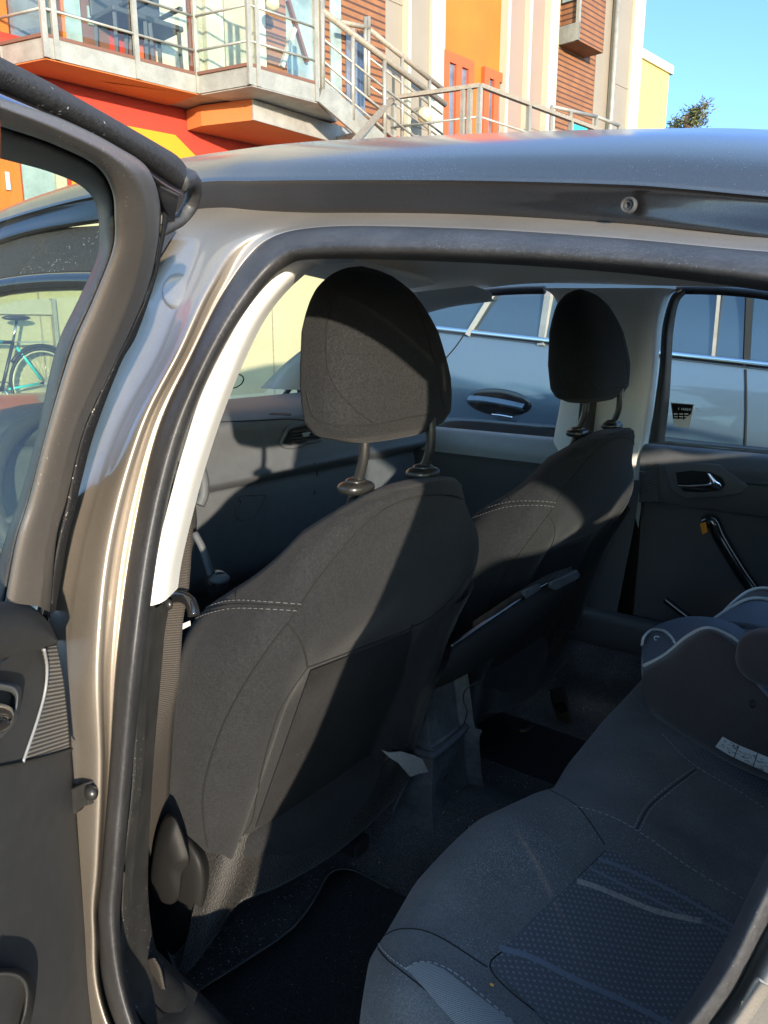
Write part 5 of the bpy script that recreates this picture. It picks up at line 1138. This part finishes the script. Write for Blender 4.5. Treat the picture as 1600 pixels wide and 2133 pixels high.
def railing(pts, heights, mr, mp, top=None, name='railing', posts=None, prad=.025, par=bal, glass=False):
    bm = bmesh.new()
    for a, b in zip(pts, pts[1:]):
        for h in heights: tube([a+FZ*h, b+FZ*h], .013, 2, 8, bm=bm)
    r_ = obj(name, bm, M[mr], par)
    for P in (posts or pts):
        o = obj('railing_post', box(P+FZ*((top or heights[-1])/2), (prad*2, prad*1.4, (top or heights[-1])), (WD, WN, FZ)), M[mp], par, smooth=False)
    if glass:
        for a, b in zip(pts, pts[1:]):
            q_ = [a+FZ*.26-WN*.03, b+FZ*.26-WN*.03, b+FZ*1.15-WN*.03, a+FZ*1.15-WN*.03]
            obj('glass_panel', prism(q_, WN, .006), M['glass_clear'], par, smooth=False)
    return r_
mid12 = V1.lerp(V2, .57)
railing([V0, V1, V2, V3, V4], [.40, .72, 1.0, 1.25], 'galv', 'galv', 1.25, posts=[V0, V1, V1+WD*.10, mid12, V2, V3, V3+WD*.10, V4, V4+WD*.09], glass=True)
# wall lamp on the balcony, chairs
gl_ = obj('wall_lamp', ball(wal(568, 8, .35), .08), M['globe'], None, label='round globe lamp on the wall above the balcony', category='lamp')
def chair(P, col):
    t = thing('garden_chair', '', 'chair', tuple(P))
    bm = bmesh.new()
    obj('seat', box(P+FZ*.44, (.46, .46, .05), (WD, WN, FZ), bev=.015), M['chair'], t)
    obj('backrest', box(P+FZ*.72-WN*.22, (.46, .04, .50), (WD, WN, FZ), bev=.015), M['chair'], t)
    for i in (-1, 1):
        for j in (-1, 1): obj('leg', bar(P+WD*(.2*i)+WN*(.2*j), P+WD*(.19*i)+WN*(.19*j)+FZ*.44, .035), M['chair'], t, smooth=False)
        obj('armrest', bar(P+WD*(.23*i)-WN*.2+FZ*.64, P+WD*(.23*i)+WN*.2+FZ*.64, .04, .03), M['chair'], t, smooth=False)
    return t
for (x, y), l in (((262, 128), 'dark garden chair on the balcony in front of the red panel, left one'), ((322, 138), 'dark garden chair on the balcony beside the cream column, right one')):
    c_ = chair(wal(x, y, .25).xy.to_3d()+FZ*3.78, 0); c_['label'] = l; c_['group'] = 'garden chairs on the balcony'

# outside steel stair
stair = thing('outside_staircase', 'galvanised steel staircase running down from the balcony with grated treads', 'staircase', tuple(V4))
def pl(x, y, off): return wal(x, y, off)
o4 = (V4-WO).dot(WN)
A0, A1 = pl(668, 190, o4), pl(800, 306, o4)
dr_ = (A1-A0).normalized(); A1 = A0+dr_*((A0.z-.4)/-dr_.z)
wdt = .95
B0, B1 = A0-WN*wdt, A1-WN*wdt
for a, b in ((A0, A1), (B0, B1)): obj('stringer', bar(a, b, .03, .24), M['galv'], stair, smooth=False)
nst = 15
for i in range(nst):
    t = (i+.5)/nst; a, b = A0.lerp(A1, t), B0.lerp(B1, t)
    obj('tread', box((a+b)/2+FZ*.05, (.27, wdt, .035), (WD, WN, FZ)), M['galv_dark'], stair, smooth=False)
H0 = pl(670, 22, o4); H1 = pl(928, 218, o4)
for (p0, p1), o_ in (((H0, H1), 0),):
    obj('handrail', tube([p0, p1], .035, 2, 10), M['rail_wood'], stair)
    for k, f in enumerate((.33, .6, .8)):
        q0, q1 = p0.lerp(A0, f), p1.lerp(A0+dr_*((p1-p0).length), f)
        obj('mid_rail', tube([q0, q1], .014, 2, 8), M['galv'], stair)
G0, G1 = pl(770, 62, o4-wdt), pl(922, 186, o4-wdt)
obj('handrail', tube([G0, G1], .035, 2, 10), M['rail_wood'], stair)
for f in (.33, .66): obj('mid_rail', tube([G0-FZ*1.0*f, G1-FZ*1.0*f], .014, 2, 8), M['galv'], stair)
obj('handrail', tube([pl(710, 46, o4-wdt), G0+FZ*.02], .03, 2, 10), M['rail_wood'], stair)
for x, yt, yb, o_ in ((672, -10, 186, o4), (761, 35, 200, o4-wdt), (768, 35, 200, o4-wdt), (801, 125, 300, o4), (838, 120, 300, o4-wdt), (895, 165, 320, o4-wdt), (735, 60, 250, o4)):
    obj('post', tube([pl(x, yt, o_), pl(x, yb, o_)], .026, 2, 8), M['galv'], stair)
# landing in front with its own railing
land = thing('stair_landing', 'lower steel landing with a brown-topped handrail in front of the stairs', 'landing', tuple(pl(1000, 330, o4+1.0)))
oL = o4+.9
C0, C1 = pl(1000, 178, oL), pl(1190, 256, oL); C2 = onZ(820, 203, C0.z); Cd = onZ(722, 312, 2.3)
C1 = Vector((C1.x, C1.y, C0.z)); 
C3 = C1+(C1-C0).normalized()*1.5
for a, b in ((C0, C3), (C2, C0)):
    obj('handrail', bar(a, b, .06, .045), M['rail_wood'], land, smooth=False)
    for dz in (.33, .62, .9): obj('mid_rail', tube([a-FZ*dz, b-FZ*dz], .014, 2, 8), M['galv'], land)
dn = onZ(722, 312, C0.z-.95)
obj('handrail', bar(C2, dn+(dn-C2)*.6, .06, .045), M['rail_wood'], land, smooth=False)
obj('mid_rail', tube([C2-FZ*.45, dn+(dn-C2)*.6-FZ*.45], .014, 2, 8), M['galv'], land)
for P in (C2, C0, C0-(C0-C2).normalized()*.12, C0.lerp(C1, .5), C1, C3, C2+(C2-C0).normalized()*-.9):
    obj('post', box(Vector((P.x, P.y, (P.z+.0)/2)), (.05, .05, P.z), (WD, WN, FZ)), M['galv'], land, smooth=False)
obj('deck', prism([Vector((p.x, p.y, C0.z-1.15)) for p in (C2, C0, C3, C3-WN*1.0, C2+WD*.2-WN*.6)], FZ, .08), M['galv_dark'], land, smooth=False)
# further railing beyond
oF = .9
F0, F1, F2 = pl(1150, 222, oF), pl(1243, 243, oF), pl(1290, 262, oF)
fr_ = thing('far_railing', 'thin grey railing at the far end of the raised walkway', 'railing', tuple(Vector((F0.x, F0.y, .3))))
for a, b in ((F0, F1), (F1, F2)):
    for dz in (0, .35, .7): obj('rail', tube([a-FZ*dz, b-FZ*dz], .03, 2, 8), M['galv'], fr_)
for P in (F0, F1, F2, F0.lerp(F1, .4)): obj('post', tube([P, Vector((P.x, P.y, .3))], .035, 2, 8), M['galv'], fr_)
lp = thing('globe_lamp', 'yellow globe lamp on the facade behind the stairs', 'lamp', tuple(pl(885, 240, .35)))
obj('globe', ball(pl(885, 240, .35), .11), M['globe'], lp)
obj('bracket', bar(pl(885, 232, .35)+FZ*.05, towall(pl(885, 232, .35)+FZ*.05), .04), M['galv'], lp, smooth=False)

# ================================================================== BICYCLES
def bike(oX, dx, dz, label, frame_mat):
    t = thing('bicycle', label, 'bicycle', (oX, onX(60, 800, oX).y+dx, .34))
    def b(x, y): P = onX(x, y, oX); return Vector((P.x, P.y+dx, P.z+dz))
    ax = b(91, 795); R = .335; cen = Vector((ax.x, ax.y, .34+R))
    f0 = cen-ax                                             # keep wheels on the paving
    bb_ = b(14, 822)+f0; st_c = b(38, 722)+f0; sad = b(54, 668)+f0
    bb_.z = cen.z-.05; hd = Vector((ax.x, ax.y-.98, cen.z+.42)); fa = Vector((ax.x, ax.y-1.08, cen.z))
    st_c = Vector((ax.x, bb_.y+.13, cen.z+.44)); sad = Vector((ax.x, bb_.y+.19, cen.z+.62)); bb_ = Vector((ax.x, ax.y-.43, cen.z-.05)); st_c = Vector((ax.x, bb_.y+.16, cen.z+.40)); sad = Vector((ax.x, bb_.y+.22, cen.z+.60))
    for c0 in (cen, fa):
        ring = [c0+Vector((0, R*math.cos(a), R*math.sin(a))) for a in [2*math.pi*k/48 for k in range(48)]]
        w = obj('wheel', tube(ring, .016, None, 8, closed=True), M['tyre'], t)
        ring = [c0+Vector((0, (R-.025)*math.cos(a), (R-.025)*math.sin(a))) for a in [2*math.pi*k/48 for k in range(48)]]
        obj('rim', tube(ring, .009, None, 6, closed=True), M['fin'], w)
        bm = bmesh.new()
        for k in range(28):
            a = 2*math.pi*k/28; tube([c0, c0+Vector((0, (R-.03)*math.cos(a), (R-.03)*math.sin(a)))], .0016, 2, 4, bm=bm)
        obj('spokes', bm, M['rim'], w)
    bm = bmesh.new()
    for a, q, r in ((st_c, bb_, .017), (st_c, hd, .017), (hd-FZ*.07, bb_, .019), (bb_, cen, .010)): tube([a, q], r, 2, 8, bm=bm)
    obj('frame', bm, M['bike_black'], t)
    bm = bmesh.new()
    for a, q, r in ((st_c.lerp(cen, .12), st_c.lerp(cen, .92), .014), (bb_.lerp(cen, .15)-FZ*.0, bb_.lerp(cen, .9), .0125), (st_c.lerp(hd, .15)+FZ*.003, st_c.lerp(hd, .9)+FZ*.003, .0185)): tube([a, q], r, 2, 8, bm=bm)
    obj('painted_stays', bm, M[frame_mat], t)
    obj('fork', tube([hd, fa], .013, 2, 8), M['bike_black'], t)
    obj('handlebar', tube([hd+FZ*.10+Vector((-.28, 0, .02)), hd+FZ*.12, hd+FZ*.10+Vector((.28, 0, .02))], .012, 12, 8), M['bike_black'], t)
    obj('stem', tube([hd, hd+FZ*.12], .014, 2, 8), M['bike_black'], t)
    obj('seat_post', tube([st_c, sad], .014, 2, 8), M['chrome'], t)
    obj('saddle', ellipsoid(sad+FZ*.03, (.06, .14, .028), 20, 12), M['bike_black'], t)
    obj('crank', tube([bb_+Vector((.06, .0, .0)), bb_+Vector((.06, .10, -.13))], .009, 2, 6), M['chrome'], t)
    obj('chainring', tube([bb_+Vector((.045, .085*math.cos(a), .085*math.sin(a))) for a in [2*math.pi*k/24 for k in range(24)]], .005, None, 6, closed=True), M['steel'], t)
    mg = [cen+Vector((0, (R+.03)*math.cos(a), (R+.03)*math.sin(a))) for a in [rad(25+k*10) for k in range(13)]]
    obj('mudguard', tube(mg, .020, None, 6), M['bike_black'], t)
    obj('luggage_rack', bar(st_c+Vector((0, .03, 0)), st_c+Vector((0, .36, .0)), .10, .012), M['rim'], t, smooth=False)
    return t
bike(-7.5, 0, 0, 'black and cyan bicycle leaning by the cream wall, nearest the camera', 'cyan')
bike(-7.6, -1.3, 0, 'plain dark bicycle standing behind the cyan one', 'bike_black')

# ================================================================== TREE far right
tr = thing('pine_tree', 'dark pine tree rising behind the yellow block against the sky', 'tree', tuple(onY(1435, 300, 60).xy.to_3d()))
base = onY(1440, 300, 60)
trunk = [Vector((base.x, base.y, 0)), Vector((base.x+.2, base.y, base.z-4)), onY(1430, 262, 60), onY(1440, 238, 60)]
obj('trunk', tube(trunk, lambda t: .45*(1-.7*t), 30, 8), M['bark'], tr)
bm = bmesh.new(); bm2 = bmesh.new()
random.seed(11)
for (x0, y0), (x1, y1) in (((1430, 262), (1476, 212)), ((1432, 258), (1470, 240)), ((1425, 268), (1395, 262)), ((1428, 262), (1412, 248)), ((1438, 245), (1458, 222)), ((1420, 272), (1392, 275)), ((1440, 262), (1462, 258)), ((1436, 240), (1442, 232)), ((1425, 285), (1395, 292)), ((1440, 285), (1470, 280)), ((1436, 270), (1448, 236)), ((1428, 280), (1400, 268))):
    a, b = onY(x0, y0, 60), onY(x1, y1, 60); tube([a, a.lerp(b, .5)+FZ*.1, b], .06, 8, 5, bm=bm2)
    for k in range(120):
        t = random.random()**.7; c = a.lerp(b, .15+.85*t)+Vector((random.gauss(0, .28), random.gauss(0, .3), random.gauss(0, .22)))
        d = Vector((random.uniform(-1, 1), random.uniform(-1, 1), random.uniform(-.2, 1))).normalized()*random.uniform(.2, .4)
        s_ = d.cross(Vector((random.random(), random.random(), random.random()))).normalized()*.05
        v0, v1, v2 = bm.verts.new(c-s_), bm.verts.new(c+s_), bm.verts.new(c+d); bm.faces.new((v0, v1, v2))
obj('branches', bm2, M['bark'], tr); obj('crown', bm, M['needle'], tr, smooth=False)
# pale window on the near side of the bay
sb0 = S_(1166, 100, 0)
bwi = obj('bay_side_window', box(wp(sb0-.02, (zb+9)/2+.35, .18), (.03, .30, 9-zb-.6), (WD, WN, FZ)), M['win_blue'], bwn, smooth=False)
obj('bay_trim', box(wp(sb0-.03, zb+.14, .19), (.05, .40, .28), (WD, WN, FZ)), M['galv'], bwn, smooth=False)
obj('bay_trim', box(wp(sb0-.03, (zb+9)/2, .36), (.06, .06, 9-zb), (WD, WN, FZ)), M['galv'], bwn, smooth=False)

# joints between the facade panels, a downpipe and small fixings
for xa, xb, zz in ((803, 851, (3.6, 5.6, 7.3)), (857, 900, (4.1, 6.4)), (1064, 1103, (3.3, 6.8)), (1109, 1146, (4.6,)), (1243, 1281, (3.9, 7.0)), (1287, 1323, (5.9,))):
    for z in zz: obj('panel_joint', wbox(S_(xa, 60), S_(xb, 60), z-.012, z+.012, .012, .02), M['rail_wood'], bld, smooth=False)
obj('downpipe', tube([wp(S_(1288, 60)-.3, .34, .12), wp(S_(1288, 60)-.3, 9, .12)], .05, 2, 10), M['galv'], bld)
for k in range(9): obj('wall_joint', wbox(-3.4+k*1.5, -3.385+k*1.5, .35, 2.41, .004, .02), M['rail_wood'], bld, smooth=False)
